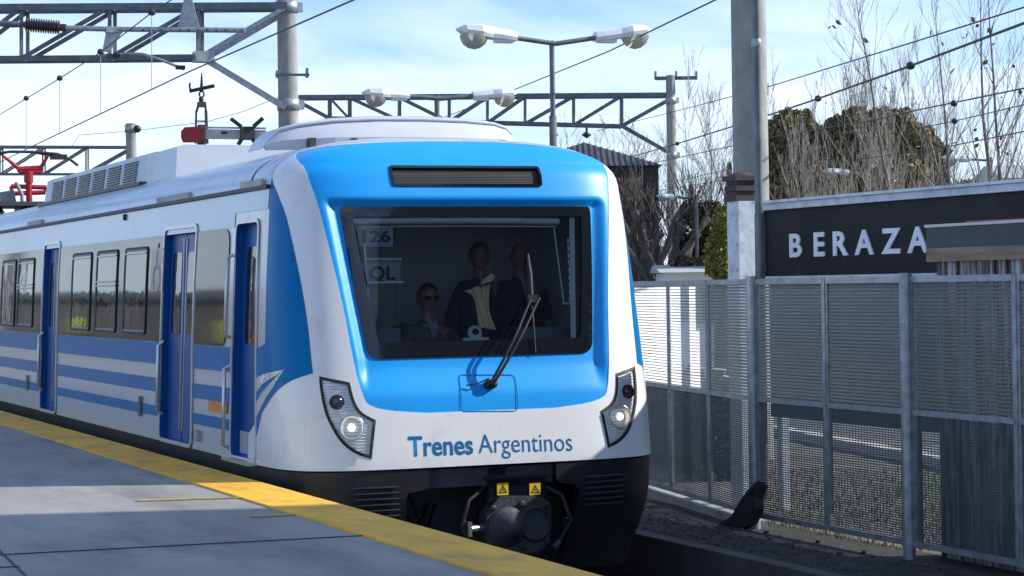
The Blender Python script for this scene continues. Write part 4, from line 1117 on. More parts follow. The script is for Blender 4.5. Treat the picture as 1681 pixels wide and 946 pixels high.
# ================================================================== STATION SIGN, POLE, HUT
XS = 10.3
def station_sign():
    s = lambda px, py: on(px, py, 0, XS)
    t = thing('station_sign', 'long black station nameboard in a pale blue frame with white letters', 'sign', s(1240, 470))
    w = lambda mb, n, m, p=None: mb.build(n, m, p or t)
    tl_, tr_ = s(1258, 341), s(1900, 300); bl, br = s(1258, 459), s(1900, 440)
    y0 = s(1256, 400).y; y1 = 2*s(1509, 400).y-s(1308, 400).y-.35; zt = s(1258, 346).z; zb = s(1258, 455).z
    w(MB().box((XS+.02, (y0+y1)/2, (zt+zb)/2), (.05, y0-y1, zt-zb)), 'board', MT['signblack'])
    mb = MB(); mb.box((XS, (y0+y1)/2, zt+.03), (.13, y0-y1+.1, .06)); mb.box((XS-.02, (y0+y1)/2, zt+.075), (.18, y0-y1+.14, .025)); mb.box((XS, (y0+y1)/2, zb-.02), (.10, y0-y1, .05))
    mb.box((XS, y0+.05, (zt+zb)/2), (.12, .07, zt-zb+.1)); w(mb, 'frame', MT['signwhite'])
    zl = s(1350, 684).z; w(MB().box((XS+.03, (y0+y1)/2, (zl+zb)/2-.05), (.03, y0-y1-.06, zb-zl)), 'lower_panel', mat('lower_sign_panel', (.06, .085, .11), .6, var=.4, vscale=2, stretch=(1, 1, .4)))
    for yy in (y0-.12, y0-5.8): MB().box((XS+.10, yy, (zb-.75)/2), (.08, .08, zb+.75)).build('support_leg', MT['signwhite'], t)
    p = s(1218, 400); zc = s(1218, 331).z
    pb = MB(); pb.box((XS, p.y, (zc-.75)/2), (.19, .24, zc+.75)); post_ = w(pb, 'post', MT['signwhite'])
    cb = MB(); 
    for dz, q in ((.0, .24), (.05, .20), (.10, .24), (.15, .20), (.20, .27)): cb.box((XS, p.y, zc+.025+dz), (q, q, .05))
    cb.lathe((XS, p.y, zc+.25), (0, 0, 1), [(.12, 0), (.08, .03), (0, .05)], 12); w(cb, 'finial', MT['timber'], post_)
    for y in (362, 402, 443): w(MB().lathe(Vector((XS-.10, p.y-.07, s(1225, y).z)), (-1, 0, 0), [(.018, 0), (.014, .012), (0, .014)], 10), 'bolt', MT['signwhite'], post_)
    x0 = s(1297, 400).y; 
    mats = MT['signletter']
    lets = 'BERAZATEGUI'; ycs = [1308, 1347, 1382, 1421, 1465, 1509]
    ys = [s(x, 400).y for x in ycs]; pitch = (ys[0]-ys[-1])/5
    while len(ys) < len(lets): ys.append(ys[-1]-pitch)
    hz = s(1310, 382).z-s(1310, 420).z; zb_ = s(1310, 421).z
    for ch_, yy in zip(lets, ys):
        me = text_mesh(ch_, 1, .028, .02); xs = [v.co.x for v in me.vertices]; xm = (min(xs)+max(xs))/2
        sc = hz/.72
        for v in me.vertices: v.co = Vector((XS-.012+(-.006 if v.co.z > 0 else .008), yy-(v.co.x-xm)*sc*1.42, zb_+v.co.y*sc))-root_loc(t)
        me.materials.clear(); me.materials.append(mats); o = bpy.data.objects.new('letter', me); COL.objects.link(o); o.parent = t
station_sign()
def tall_pole():
    Z = 27.0; a = at(1233, 300, Z); t = thing('concrete_pole', 'tall thick grey concrete pole rising behind the nameboard', 'pole', (a.x, a.y, -.75), 'concrete poles along the railway')
    mb = MB(); r_ = 57/3600*Z/2; top = 9.0
    n = 8; 
    ring = lambda z, r_: [Vector((a.x+r_*math.cos(k*math.pi/4+.39-TH), a.y+r_*math.sin(k*math.pi/4+.39-TH), z)) for k in range(8)]
    mb.tube([(a.x, a.y, -.8), (a.x, a.y, 9.5)], [r_*1.06, r_*.96], 28); mb.build('shaft', MT['concrete'], t)
def pipe():
    p = on(1248, 457, 0, 10.0); q = on(1248, 0, 0, 10.0)
    t = thing('metal_pipe_post', 'dark steel pipe post standing before the pale end of the nameboard', 'post', (p.x, p.y, -.75))
    Z = (p-ORG).dot(CF); r_ = 15/3600*Z/2
    MB().tube([(p.x, p.y, -.8), (p.x, p.y, on(1250, 350, 0, 10.0).z)], r_*1.08, 14).build('lower_tube', MT['galv_dark'], t)
    MB().tube([(p.x, p.y, on(1250, 350, 0, 10.0).z), (p.x, p.y, 6.5)], r_*.92, 14).build('upper_tube', MT['galv_dark'], t)
    MB().lathe((p.x, p.y, on(1250, 75, 0, 10.0).z), (0, 0, 1), [(r_, 0), (r_*1.12, .02), (r_*1.12, .05), (r_, .07)], 14).build('collar', MT['galv'], t)
tall_pole(); pipe()
def hut():
    X = 9.65; s = lambda px, py: on(px, py, 0, X)
    a = s(1537, 440); y0, y1 = a.y, s(1745, 440).y; zr0 = s(1530, 408).z; zr1 = s(1530, 374).z; zb = s(1530, 430).z
    t = thing('wooden_hut', 'small weathered hut with dark slab roof behind the fence', 'hut', (X, y0, -.75))
    mb = MB(); n = 40
    for k in range(n):       # stained boards
        yy = y0-(y0-y1)*(k+.5)/n; mb.box((X+.02+(.012 if k % 2 else 0), yy, (zr0-.75)/2), (.03, (y0-y1)/n*.96, zr0+.75))
    mb.box((X+.26, y0-.02, (zr0-.75)/2), (.44, .03, zr0+.75))
    mb.build('wall', mat('stained_boards', (.42, .41, .39), .8, var=.5, vscale=5, stretch=(1, 3, .25), dirt=(.10, .06, .045), dscale=4, dlo=.46, dhi=.56), t)
    MB().box((X-.01, (y0+y1)/2+.04, (zb+zr0)/2), (.06, y0-y1+.08, zr0-zb)).build('fascia_beam', MT['wood'], t)
    r_ = MB().box((X+.22, (y0+y1)/2+.04, (zr0+zr1)/2), (.5, y0-y1+.10, zr1-zr0)).build('roof', MT['slate'], t)
    mb = MB().box((X+.22, (y0+y1)/2+.04, zr1+.012), (.52, y0-y1+.12, .022)); mb.build('roof_capping', MT['render'], t)
    MB().bar((X+.05, y0-.35, zr1+.035), (X+.05, y1, zr1+.026), .012, .010).build('roof_cable', MT['red'], t)
hut()

# ================================================================== CATENARY
def truss(zf, x0, x1, yt0, yt1, yb0, yb1, nodes, Z0, Z1, w, parent, xb0=None, xb1=None, mode=1):
    """plane truss: upper chord x0..x1, lower chord xb0..xb1 (pixels, own distance)"""
    Zf = lambda x: Z0+(Z1-Z0)*(x-x0)/(x1-x0)
    yt = lambda x: yt0+(yt1-yt0)*(x-x0)/(x1-x0)
    xb0 = x0 if xb0 is None else xb0; xb1 = x1 if xb1 is None else xb1
    yb = lambda x: yb0+(yb1-yb0)*(x-xb0)/(xb1-xb0)
    dep = CF*(w*6)
    mb = MB()
    for o in (Vector(), dep):
        mb.angle(at(x0, yt(x0), Zf(x0))+o, at(x1, yt(x1), Zf(x1))+o, w*1.3); mb.angle(at(xb0, yb(xb0), Zf(xb0))+o, at(xb1, yb(xb1), Zf(xb1))+o, w)
    mb.build('chord', MT['galv_dark'], parent)
    ds = MB()
    for k, x in enumerate(nodes):
        ds.bar(at(x, yt(x), Zf(x)), at(x, yb(x), Zf(x)), w*.7); ds.bar(at(x, yt(x), Zf(x))+dep, at(x, yb(x), Zf(x))+dep, w*.7)
        ds.bar(at(x, yt(x), Zf(x)), at(x, yt(x), Zf(x))+dep, w*.6); ds.bar(at(x, yb(x), Zf(x)), at(x, yb(x), Zf(x))+dep, w*.6)
    for a, b in zip(nodes[:-1], nodes[1:]):
        m_ = mode if not callable(mode) else mode((a+b)/2)
        for o in (Vector(), dep):
            if m_ > 0: ds.bar(at(a, yb(a), Zf(a))+o, at(b, yt(b), Zf(b))+o, w*.8)
            else: ds.bar(at(a, yt(a), Zf(a))+o, at(b, yb(b), Zf(b))+o, w*.8)
    ds.build('lattice', MT['galv_dark'], parent)
    return Zf
def cat_pole(px, w, Z, ytop, parent, collars=(), name='mast'):
    a = at(px, 466, Z); r_ = w/3600*Z/2; ztop = at(px, ytop, Z).z
    MB().tube([(a.x, a.y, -.8), (a.x, a.y, ztop)], [r_*1.12, r_*.95], 24).build(name, MT['concrete'], parent)
    for y in collars:
        z = at(px, y, Z).z; MB().lathe((a.x, a.y, z-.12), (0, 0, 1), [(r_*1.0, 0), (r_*1.12, 0), (r_*1.12, .24), (r_, .24)], 20).box((a.x+r_*1.2, a.y-.05, z), (.14, .1, .2)).build('collar', MT['galv'], parent)
# gantry 1
g1 = thing('catenary_gantry', 'near lattice gantry at upper left on a thick concrete mast', 'gantry', (at(479, 466, 46).x, at(479, 466, 46).y, -.75), 'catenary gantries')
cat_pole(478, 33, 46, -60, g1, (12, 172)); 
cat_pole(-560, 33, 46, -60, g1)
truss(None, -540, 472, 16, 10, 101, 94, [-520, -400, -290, -180, -75, 35, 180, 325], 45.6, 45.6, .10, g1, -540, 330, 1)
mb = MB(); 
for o in (Vector(), CF*.6):
    mb.bar(at(330, 93, 45.6)+o, at(466, 14, 45.6)+o, .09); mb.bar(at(330, 93, 45.6)+o, at(468, 176, 45.6)+o, .12)
mb.box(at(334, 94, 45.5), (.4, .3, .22)); mb.build('knee_brace', MT['galv'], g1)
MB().bar(at(452, 123, 45.6), at(508, 123, 45.6), .05).bar(at(455, 116, 45.6), at(455, 128, 45.6), .05).bar(at(504, 112, 45.6), at(504, 128, 45.6), .05).build('cable_bracket', MT['galv_dark'], g1)
# the cantilever hung from gantry 1
Zc = 44.5
ct = thing('catenary_cantilever', 'galvanised tube cantilever with a brown ribbed insulator under the near gantry', 'cantilever', at(110, 50, Zc))
MB().tube([at(106, 46, Zc), at(180, 48, Zc), at(402, 50, Zc)], .055, 10).build('cantilever_tube', MT['galv'], ct)
ins = MB(); a, b = at(32, 40, Zc), at(108, 46, Zc); ax = (b-a); L = ax.length
pr = [(.03, 0), (.05, .02)]
for k in range(14): h = .12+(L-.24)*k/14; pr += [(.07, h), (.15, h+(L-.24)/28), (.07, h+(L-.24)/15)]
pr += [(.08, L-.08), (.08, L)]
ins.lathe(a, ax, pr, 16).build('insulator', MT['insul'], ct)
MB().tube([at(-20, 38, Zc), at(20, 40, Zc), at(34, 41, Zc)], [.05, .07, .05], 8).build('end_fitting', MT['galv_dark'], ct)
MB().prism([at(303, -6, Zc), at(314, -6, Zc), at(327, 44, Zc), at(292, 44, Zc)], CF*.06).build('support_plate', MT['galv'], ct)
mb = MB(); mb.prism([at(174, 52, Zc), at(200, 52, Zc), at(178, 86, Zc), at(168, 84, Zc)], CF*.08); mb.box(at(187, 50, Zc), (.34, .14, .1)); mb.build('drop_bracket', MT['galv'], ct)
MB().tube([at(168, 90, Zc), at(186, 92, Zc), at(205, 88, Zc), at(235, 89, Zc), at(268, 100, Zc), at(303, 114, Zc)], .03, 8).build('steady_arm', MT['galv'], ct)
MB().box(at(186, 92, Zc-.1), (.25, .1, .08)).build('clamp', MT['rubber'], ct); MB().box(at(296, 111, Zc-.1), (.18, .1, .08)).build('clamp', MT['rubber'], ct)
for x in range(235, 400, 15): MB().lathe(at(x, 49.5, Zc-.06), -CF, [(.02, 0), (.018, .02), (0, .022)], 6).build('bolt', MT['rubber'], ct)
# gantry 2
g2 = thing('catenary_gantry', 'distant lattice gantry spanning behind the double street lamps', 'gantry', (at(1106, 466, 76).x, at(1106, 466, 76).y, -.75), 'catenary gantries')
cat_pole(1106, 16, 76, 124, g2, (165, 255)); cat_pole(478, 16, 76, 160, g2)
truss(None, 488, 1100, 160, 156, 194, 207, [540, 573, 655, 737, 800, 862, 942, 1021], 76, 76, .11, g2, 540, 1021, lambda x: -1 if x < 737 else 1)
for a, b in (((1021, 207), (1100, 163)), ((1021, 207), (1100, 252)), ((540, 194), (488, 166)), ((540, 194), (488, 230))):
    MB().bar(at(*a, 76), at(*b, 76), .13).build('knee_brace', MT['galv_dark'], g2)
mb = MB(); mb.bar(at(1076, 129, 76), at(1143, 128, 76), .16, .12)
for x in (1076, 1110, 1143): mb.bar(at(x, 131, 76), at(x, 117, 76), .06)
mb.build('crossarm', MT['galv_dark'], g2)
for px in (909, 963):
    MB().tube([at(px, 205, 75.5), at(px, 222, 75.5)], .04, 6).lathe(at(px, 222, 75.5), (0, 0, 1), [(0, -.12), (.18, 0), (.05, .12)], 8).build('wire_hanger', MT['wire'], g2)
# gantry 3
g3 = thing('catenary_gantry', 'smallest lattice gantry behind the red pantograph at far left', 'gantry', (at(219, 466, 74).x, at(219, 466, 74).y, -.75), 'catenary gantries')
cat_pole(219, 18, 74, 203, g3, (212,)); MB().lathe(at(226, 212, 73.6), -CF, [(.12, 0), (.12, .2), (0, .22)], 14).build('wire_roller', MT['wire'], g3)
truss(None, -150, 212, 241, 242, 286, 286, [-150, -40, 0, 70, 141], 74, 74, .065, g3, -150, 141, 1)
mb = MB(); mb.bar(at(141, 286, 74), at(212, 246, 74), .12); mb.bar(at(141, 286, 74), at(212, 330, 74), .12); mb.build('knee_brace', MT['galv_dark'], g3)
# wires
def sagpts(pts, n=6): return pts
def wire(name, pts, r_, label, group='overhead wires'):
    mb = MB(); mb.tube(pts, r_, 5); return tag(mb.build(name, MT['wire']), label, 'wire', group)
def wat(x, y, z): # point on the ray at height z
    d = ray(x, y); return ORG+d*((z-HC)/d.z)
cw = wire('contact_wire', [wat(720, -62, 4.4), wat(580, 0, 4.4), wat(310, 118, 4.4), wat(60, 237, 4.4), wat(-20, 276, 4.4)], .011, 'lower contact wire running from above the mast down to the pantograph')
def cwZ(x): 
    pts = [(580, 0), (310, 118), (60, 237), (-20, 276)]
    for (xa, ya), (xb, yb) in zip(pts[:-1], pts[1:]):
        if xb <= x <= xa: return ya+(yb-ya)*(x-xa)/(xb-xa)
    return 0
mw = [(330, -38), (281, 0), (249, 21), (165, 86), (98, 129), (43, 162), (0, 188), (-40, 212)]
def cpt(x):
    y = cwZ(x); return wat(x, y, 4.4)
def mpt(x, y):
    Z = (cpt(max(-20, x))-ORG).dot(CF); return at(x, y, Z)
wire('messenger_wire', [mpt(*p) for p in mw], .010, 'upper carrying wire with black clamps at the upper left')
for x, y in ((43, 162), (98, 129), (165, 86), (249, 21)):
    t = MB().tube([mpt(x, y), cpt(x)], .006, 5); o = t.build('dropper_wire', MT['galv']); 
    MB().lathe(mpt(x, y)-Vector((0, 0, .05)), (0, 0, 1), [(0, 0), (.05, .02), (.06, .05), (.04, .1), (0, .11)], 8).build('clamp', MT['wire'], o)
    tag(o, {43: 'leftmost thin dropper hanging between the two overhead wires', 98: 'thin dropper hanging at the second clamp from the left', 165: 'thin dropper hanging beside the drop bracket of the cantilever', 249: 'thin dropper crossing the cantilever tube left of the triangular plate'}[x], 'wire', 'dropper wires')
def bwire(pts, r_, label, beads=()):
    o = wire('overhead_wire', [at(*p) for p in pts], r_, label, 'overhead wires')
    for bx in beads:
        MB().lathe(at(*bx)-Vector((0, 0, .06)), (0, 0, 1), [(0, 0), (.05, .02), (.065, .06), (.05, .1), (0, .12)], 8).build('clamp', MT['wire'], o)
bwire([(1760, -15, 22), (1681, 12, 24), (1500, 69, 30), (1260, 143, 44), (1120, 180, 60), (980, 215, 80)], .011, 'topmost thin wire crossing the sky at right')
bwire([(1760, 12, 22), (1681, 38, 24), (1495, 108, 30), (1340, 163, 38), (1265, 188, 44), (1112, 236, 62), (1000, 268, 80)], .018, 'thick wire with two black clamps crossing above the broad evergreen', ((1495, 108, 30), (1343, 162, 38), (1112, 236, 62)))
bwire([(1760, 127, 30), (1681, 145, 34), (1500, 182, 42), (1440, 196, 46), (1265, 226, 56), (1100, 262, 72), (1000, 280, 85)], .014, 'dark wire passing just over the crown of the broad evergreen', ((1566, 170, 38),))
bwire([(1760, 150, 34), (1681, 172, 38), (1567, 199, 42), (1400, 232, 52), (1100, 300, 80)], .010, 'thin wire with one clamp below the dark one at right', ((1567, 199, 42),))
bwire([(1760, 200, 34), (1681, 216, 38), (1560, 240, 44), (1300, 278, 60), (1050, 318, 85)], .012, 'lowest wire crossing the bare trees at right')
bwire([(1260, -32, 24), (1174, 0, 26), (1000, 84, 34), (850, 145, 46), (737, 190, 60), (600, 236, 75)], .011, 'twisted pale cable passing behind the double armed street lamp')
bwire([(480, 150, 60), (400, 183, 66), (340, 200, 72), (228, 214, 74), (130, 222, 78), (118, 240, 74)], .010, 'thin slack cable sagging left of the thick mast')

# ================================================================== STREET LAMPS
def lamp_head(parent, c, d, L):
    """d: unit direction from the arm outwards; c: inner end"""
    side = d.cross(Vector((0, 0, 1))).normalized()
    h = MB(); pr = [(0, .12, .09), (.16, .14, .10), (.42, .16, .11), (.60, .22, .12), (.86, .18, .085), (1.0, .02, .01)]
    rings = []
    for f, w, hh in pr:
        o = c+d*(L*f); ww = w*L; h2 = hh*L
        rings.append([o+side*(-ww), o+side*(-ww*.8)+Vector((0, 0, h2*.8)), o+Vector((0, 0, h2*1.2)), o+side*(ww*.8)+Vector((0, 0, h2*.8)), o+side*ww, o+side*ww*.9+Vector((0, 0, -h2*.6)), o+side*(-ww*.9)+Vector((0, 0, -h2*.6))])
    n = 7; vs = [v for r_ in rings for v in r_]
    h.add(vs, [(i*n+k, i*n+(k+1) % n, (i+1)*n+(k+1) % n, (i+1)*n+k) for i in range(len(rings)-1) for k in range(n)]+[tuple(range(n)), tuple(range((len(rings)-1)*n, len(rings)*n))])
    h.box(c+d*(L*.20)+Vector((0, 0, -.07*L)), (L*.30, L*.18, L*.07), Matrix.Rotation(math.atan2(d.y, d.x), 3, 'Z')); 
    o = h.build('lamp_head', MT['lampshell'], parent)
    g = MB(); cc_ = c+d*(L*.70)+Vector((0, 0, -.05*L)); r_ = .23*L
    g.lathe(cc_, (0, 0, -1), [(r_*1.0, 0), (r_*.97, r_*.25), (r_*.8, r_*.6), (r_*.45, r_*.88), (0, r_)], 18).build('lamp_bowl', MT['lampglass'], o)
def double_lamp(Z, px, ytop, wpole, xl, xr, yl, hd, label):
    a = at(px, 466, Z); r_ = wpole/3600*Z/2; top = at(px, ytop, Z)
    t = thing('street_lamp', label, 'street lamp', (a.x, a.y, -.75), 'double armed street lamps')
    zs = at(px, ytop+ (123 if Z < 35 else 60), Z).z
    MB().tube([(a.x, a.y, -.8), (a.x, a.y, zs), (a.x, a.y, zs)], r_*1.25, 12).tube([(a.x, a.y, zs), (a.x, a.y, top.z)], r_*.85, 12).build('pole', MT['galv_dark'], t)
    mb = MB(); base = at(px, ytop+5, Z)
    L = at(xl, yl, Z-.2); Rr_ = at(xr, yl, Z+.2)
    mb.tube([base, L], r_*.8, 8); mb.tube([base, Rr_], r_*.8, 8); mb.build('arm', MT['galv_dark'], t)
    for q, s_ in ((L, -1), (Rr_, 1)):
        d = (q-base).normalized(); lamp_head(t, q-d*.03, d, hd)
double_lamp(31, 912, 67, 10, 843, 980, 62, .88, 'nearer double armed street lamp rising behind the train roof')
double_lamp(41, 722, 157, 10, 668, 778, 158, .90, 'farther double armed street lamp low behind the white roof hood')
def single_lamp(Z, px, yp, xh, hd, label):
    a = at(px, 466, Z); t = thing('street_lamp', label, 'street lamp', (a.x, a.y, -.75), 'single armed street lamps')
    MB().tube([(a.x, a.y, -.8), (a.x, a.y, at(px, yp-4, Z).z)], .05, 10).build('pole', MT['galv_dark'], t)
    q = at(xh, yp, Z); base = at(px, yp+2, Z); MB().tube([base, q], .03, 8).build('arm', MT['galv_dark'], t)
    lamp_head(t, q, (q-base).normalized(), hd)
single_lamp(58, 1425, 284, 1394, .70, 'single armed street lamp over the nameboard before the bare coppice')
single_lamp(54, 1629, 262, 1594, .72, 'single armed street lamp near the right edge above the nameboard')
single_lamp(62, 1145, 324, 1112, .6, 'thin single armed lamp beside the concrete mast left of the nameboard')

# semaphore seen above the train roof
def semaphore():
    Z = 52; a = at(331, 466, Z); t = thing('semaphore_signal', 'old railway semaphore with red tipped arm and finial above the train roof', 'signal', (a.x, a.y, -.75))
    g = lambda x, y, dz=0: at(x, y, Z+dz)
    mb = MB(); mb.tube([(a.x, a.y, -.8), g(331, 232)], .11, 10); mb.bar(g(321, 236), g(322, 185), .04); mb.bar(g(340, 236), g(338, 182), .06); mb.tube([g(322, 185), g(326, 172), g(331, 168), g(337, 172), g(338, 182)], .03, 6); mb.bar(g(320, 199), g(340, 199), .03)
    mb.bar(g(331, 236), g(331, 205), .16); mb.box(g(331, 172), (.18, .18, .12)); mb.build('mast', MT['timber'], t)
    mb = MB(); mb.tube([g(331, 170), g(330, 160)], .06, 8); mb.tube([g(331+4*math.cos(k*.7), 155+5*math.sin(k*.7)) for k in range(10)], .022, 6); mb.tube([g(331, 150), g(331, 120)], [.05, .015], 8); mb.bar(g(311, 150), g(352, 141), .07, .08)
    mb.tube([g(313, 148), g(311, 142), g(312, 136)], .025, 6); mb.build('finial', MT['wire'], t)
    mb = MB(); mb.bar(g(338, 219, -.1), g(437, 221, -.1), .05, .20); mb.bar(g(338, 209.5, -.1), g(437, 211, -.1), .08, .04); mb.bar(g(338, 227, -.1), g(437, 228, -.1), .08, .04); arm = mb.build('signal_arm', MT['signalwhite'], t)
    mb = MB(); mb.prism([g(322, 208, -.12), g(331, 208, -.12), g(331, 234, -.12), g(300, 234, -.12), g(297, 226, -.12), g(297, 216, -.12), g(303, 209, -.12)], CF*.06); mb.build('red_tip', MT['red'], arm)
    mb = MB(); mb.box(g(406, 219, -.2), (.34, .08, .32)); 
    for (x0, y0), (x1, y1) in (((396, 208), (379, 195)), ((416, 208), (432, 194)), ((397, 228), (391, 238)), ((414, 228), (421, 238))): mb.bar(g(x0, y0, -.2), g(x1, y1, -.2), .07, .09)
    mb.box(g(368, 218, -.2), (.14, .06, .06)); mb.build('pivot_bracket', MT['wire'], arm)
semaphore()

# ================================================================== BUILDINGS BEHIND
def signal_cabin():
    Z = 66; g = lambda x, y, dz=0: at(x, y, Z+dz)
    t = thing('signal_cabin', 'dark timber cabin with a low hipped corrugated roof behind the train', 'building', (g(1000, 466).x, g(1000, 466).y, -.75))
    e0 = g(838, 258); e1 = g(1088, 271); dep = CF.copy(); dep.z = 0; dep.normalize(); W = e1-e0; W.z = 0; wl = W.length; wd = W.normalized()
    ze = e1.z; zr = g(980, 226).z; D = 4.5; o = Vector((e0.x, e0.y, ze))
    P = lambda a, b, z: Vector((o.x+wd.x*a+dep.x*b, o.y+wd.y*a+dep.y*b, z))
    mb = MB(); c = [P(0, 0, ze), P(wl, 0, ze), P(wl, D, ze), P(0, D, ze)]; r0, r1 = P(D/2, D/2, zr), P(wl-D/2, D/2, zr)
    mb.add(c+[r0, r1], [(0, 1, 5, 4), (1, 2, 5), (2, 3, 4, 5), (3, 0, 4), (0, 3, 2, 1)])
    rm = mat('corrugated_roof', (.075, .075, .08), .6, var=.3, vscale=3); roof_ = mb.build('roof', rm, t)
    mb = MB()
    for k in range(1, 26):
        a = wl*k/26; top = min(a, wl-a, D/2)*1.0; mb.bar(P(a, .0, ze+.03), P(a, top, ze+(zr-ze)*top/(D/2)+.03), .03)
    mb.build('roof_ribs', rm, roof_)
    mb = MB(); mb.box((P(wl/2, D/2, 0).x, P(wl/2, D/2, 0).y, (ze-.75)/2), (wl-.25, D-.25, ze+.75), Matrix.Rotation(math.atan2(wd.y, wd.x), 3, 'Z')); mb.build('wall', MT['timber'], t)
    for k in range(6):
        a = .6+k*(wl-1.2)/6; fr = MB(); fr.bar(P(a, .10, ze-.35), P(a+.55, .10, ze-.35), .05); fr.bar(P(a, .10, ze-1.35), P(a+.55, .10, ze-1.35), .05); fr.bar(P(a, .10, ze-.35), P(a, .10, ze-1.35), .05); fr.bar(P(a+.55, .10, ze-.35), P(a+.55, .10, ze-1.35), .05)
        w = fr.build('window', MT['darkgrey'], t); MB().add([P(a, .11, ze-.35), P(a+.55, .11, ze-.35), P(a+.55, .11, ze-1.35), P(a, .11, ze-1.35)], [(0, 1, 2, 3)]).build('pane', MT['pane'], w)
signal_cabin()
def house(px0, px1, yt, Z, D, label, rm, wm=None, roof_px=8, nwin=2, name='house'):
    g = lambda x, y: at(x, y, Z); a = g(px0, 466); b = g(px1, 466); zt = g((px0+px1)/2, yt).z
    t = thing(name, label, 'building', ((a.x+b.x)/2, (a.y+b.y)/2, -.75)); wd = (b-a); wd.z = 0; wl = wd.length; wd.normalize(); dp = Vector((-wd.y, wd.x, 0))
    P = lambda u, v, z: Vector((a.x+wd.x*u+dp.x*v, a.y+wd.y*u+dp.y*v, z)); rot = Matrix.Rotation(math.atan2(wd.y, wd.x), 3, 'Z')
    c = P(wl/2, D/2, 0); MB().box((c.x, c.y, (zt-.75)/2), (wl, D, zt+.75), rot).build('wall', wm or MT['render'], t)
    hr = roof_px/3600*Z
    mb = MB(); e = [P(-.15, -.2, zt+.002), P(wl+.15, -.2, zt+.002), P(wl+.15, D+.2, zt+.002), P(-.15, D+.2, zt+.002)]; r0, r1 = P(-.15, D/2, zt+hr), P(wl+.15, D/2, zt+hr)
    mb.add(e+[r0, r1], [(0, 1, 5, 4), (2, 3, 4, 5), (1, 2, 5), (3, 0, 4), (3, 2, 1, 0)]); mb.build('roof', rm, t)
    for k in range(nwin):
        u = wl*(k+.5)/nwin; zc = zt-.9
        fr = MB().box(P(u, -.02, zc), (.9, .05, .9), rot).build('window', MT['grey'], t); MB().box(P(u, -.05, zc), (.76, .02, .76), rot).build('pane', MT['pane'], fr)
greyroof = mat('pale_sheet_roof', (.42, .43, .44), .6, var=.15)
house(1092, 1204, 447, 58, 5, 'low white house under the bare trees left of the nameboard', greyroof, roof_px=14, nwin=2)
house(1655, 1760, 292, 80, 6, 'white flat fronted building at the right edge behind the trees', greyroof, roof_px=28, nwin=3)
green = mat('green_awning', (.03, .09, .08), .7, var=.2)
house(1632, 1740, 312, 70, 4, 'low building with a dark green roof at the right edge', green, MT['grey'], roof_px=12, nwin=2)
house(1352, 1462, 300, 95, 5, 'grey gabled shed half hidden behind the bare coppice', greyroof, MT['grey'], roof_px=20, nwin=1, name='shed')
house(1040, 1090, 405, 74, 5, 'narrow grey shed below the dark cabin', greyroof, MT['grey'], roof_px=12, nwin=1, name='shed')

# ================================================================== TREES
def branch(mb, p, d, L, r_, depth, rnd, up=.25, spread=.55, nseg=3, kids=(2, 4), minr=.006, leaves=None, kid_len=.62):
    pts = [p]; rs = [r_]; q = p.copy(); dd = d.copy()
    for i in range(nseg):
        dd = (dd+Vector((rnd.gauss(0, .09), rnd.gauss(0, .09), rnd.gauss(0, .05)+up*.25))).normalized()
        q = q+dd*(L/nseg); pts.append(q.copy()); rs.append(max(minr, r_*(1-.72*(i+1)/nseg)))
    mb.tube(pts, rs, 5 if depth > 2 else 3, caps=False)
    if depth <= 0:
        if leaves is not None and rnd.random() < leaves[1]: leaves[0].append(pts[-1])
        return
    n = rnd.randint(*kids)
    for k in range(n):
        f = rnd.uniform(.25, 1.0); i = min(int(f*nseg), nseg-1); a = pts[i].lerp(pts[i+1], f*nseg-i)
        ax = Vector((rnd.gauss(0, 1), rnd.gauss(0, 1), rnd.gauss(0, .5))); ax = (ax-dd*ax.dot(dd)).normalized()
        nd = (dd*(1-spread*.5)+ax*spread+Vector((0, 0, up))).normalized()
        branch(mb, a, nd, L*rnd.uniform(kid_len*.75, kid_len*1.15), max(minr, rs[i]*.6), depth-1, rnd, up, spread, nseg, kids, minr, leaves, kid_len)
def leaf_quads(mb, pts, size, rnd, m=0):
    for p in pts:
        a = Vector((rnd.gauss(0, 1), rnd.gauss(0, 1), rnd.gauss(0, 1))).normalized(); b = a.orthogonal().normalized(); c = a.cross(b)
        s = size*rnd.uniform(.6, 1.3); mb.add([p+b*s, p+c*s*.6, p-b*s, p-c*s*.6], [(0, 1, 2, 3)], m)
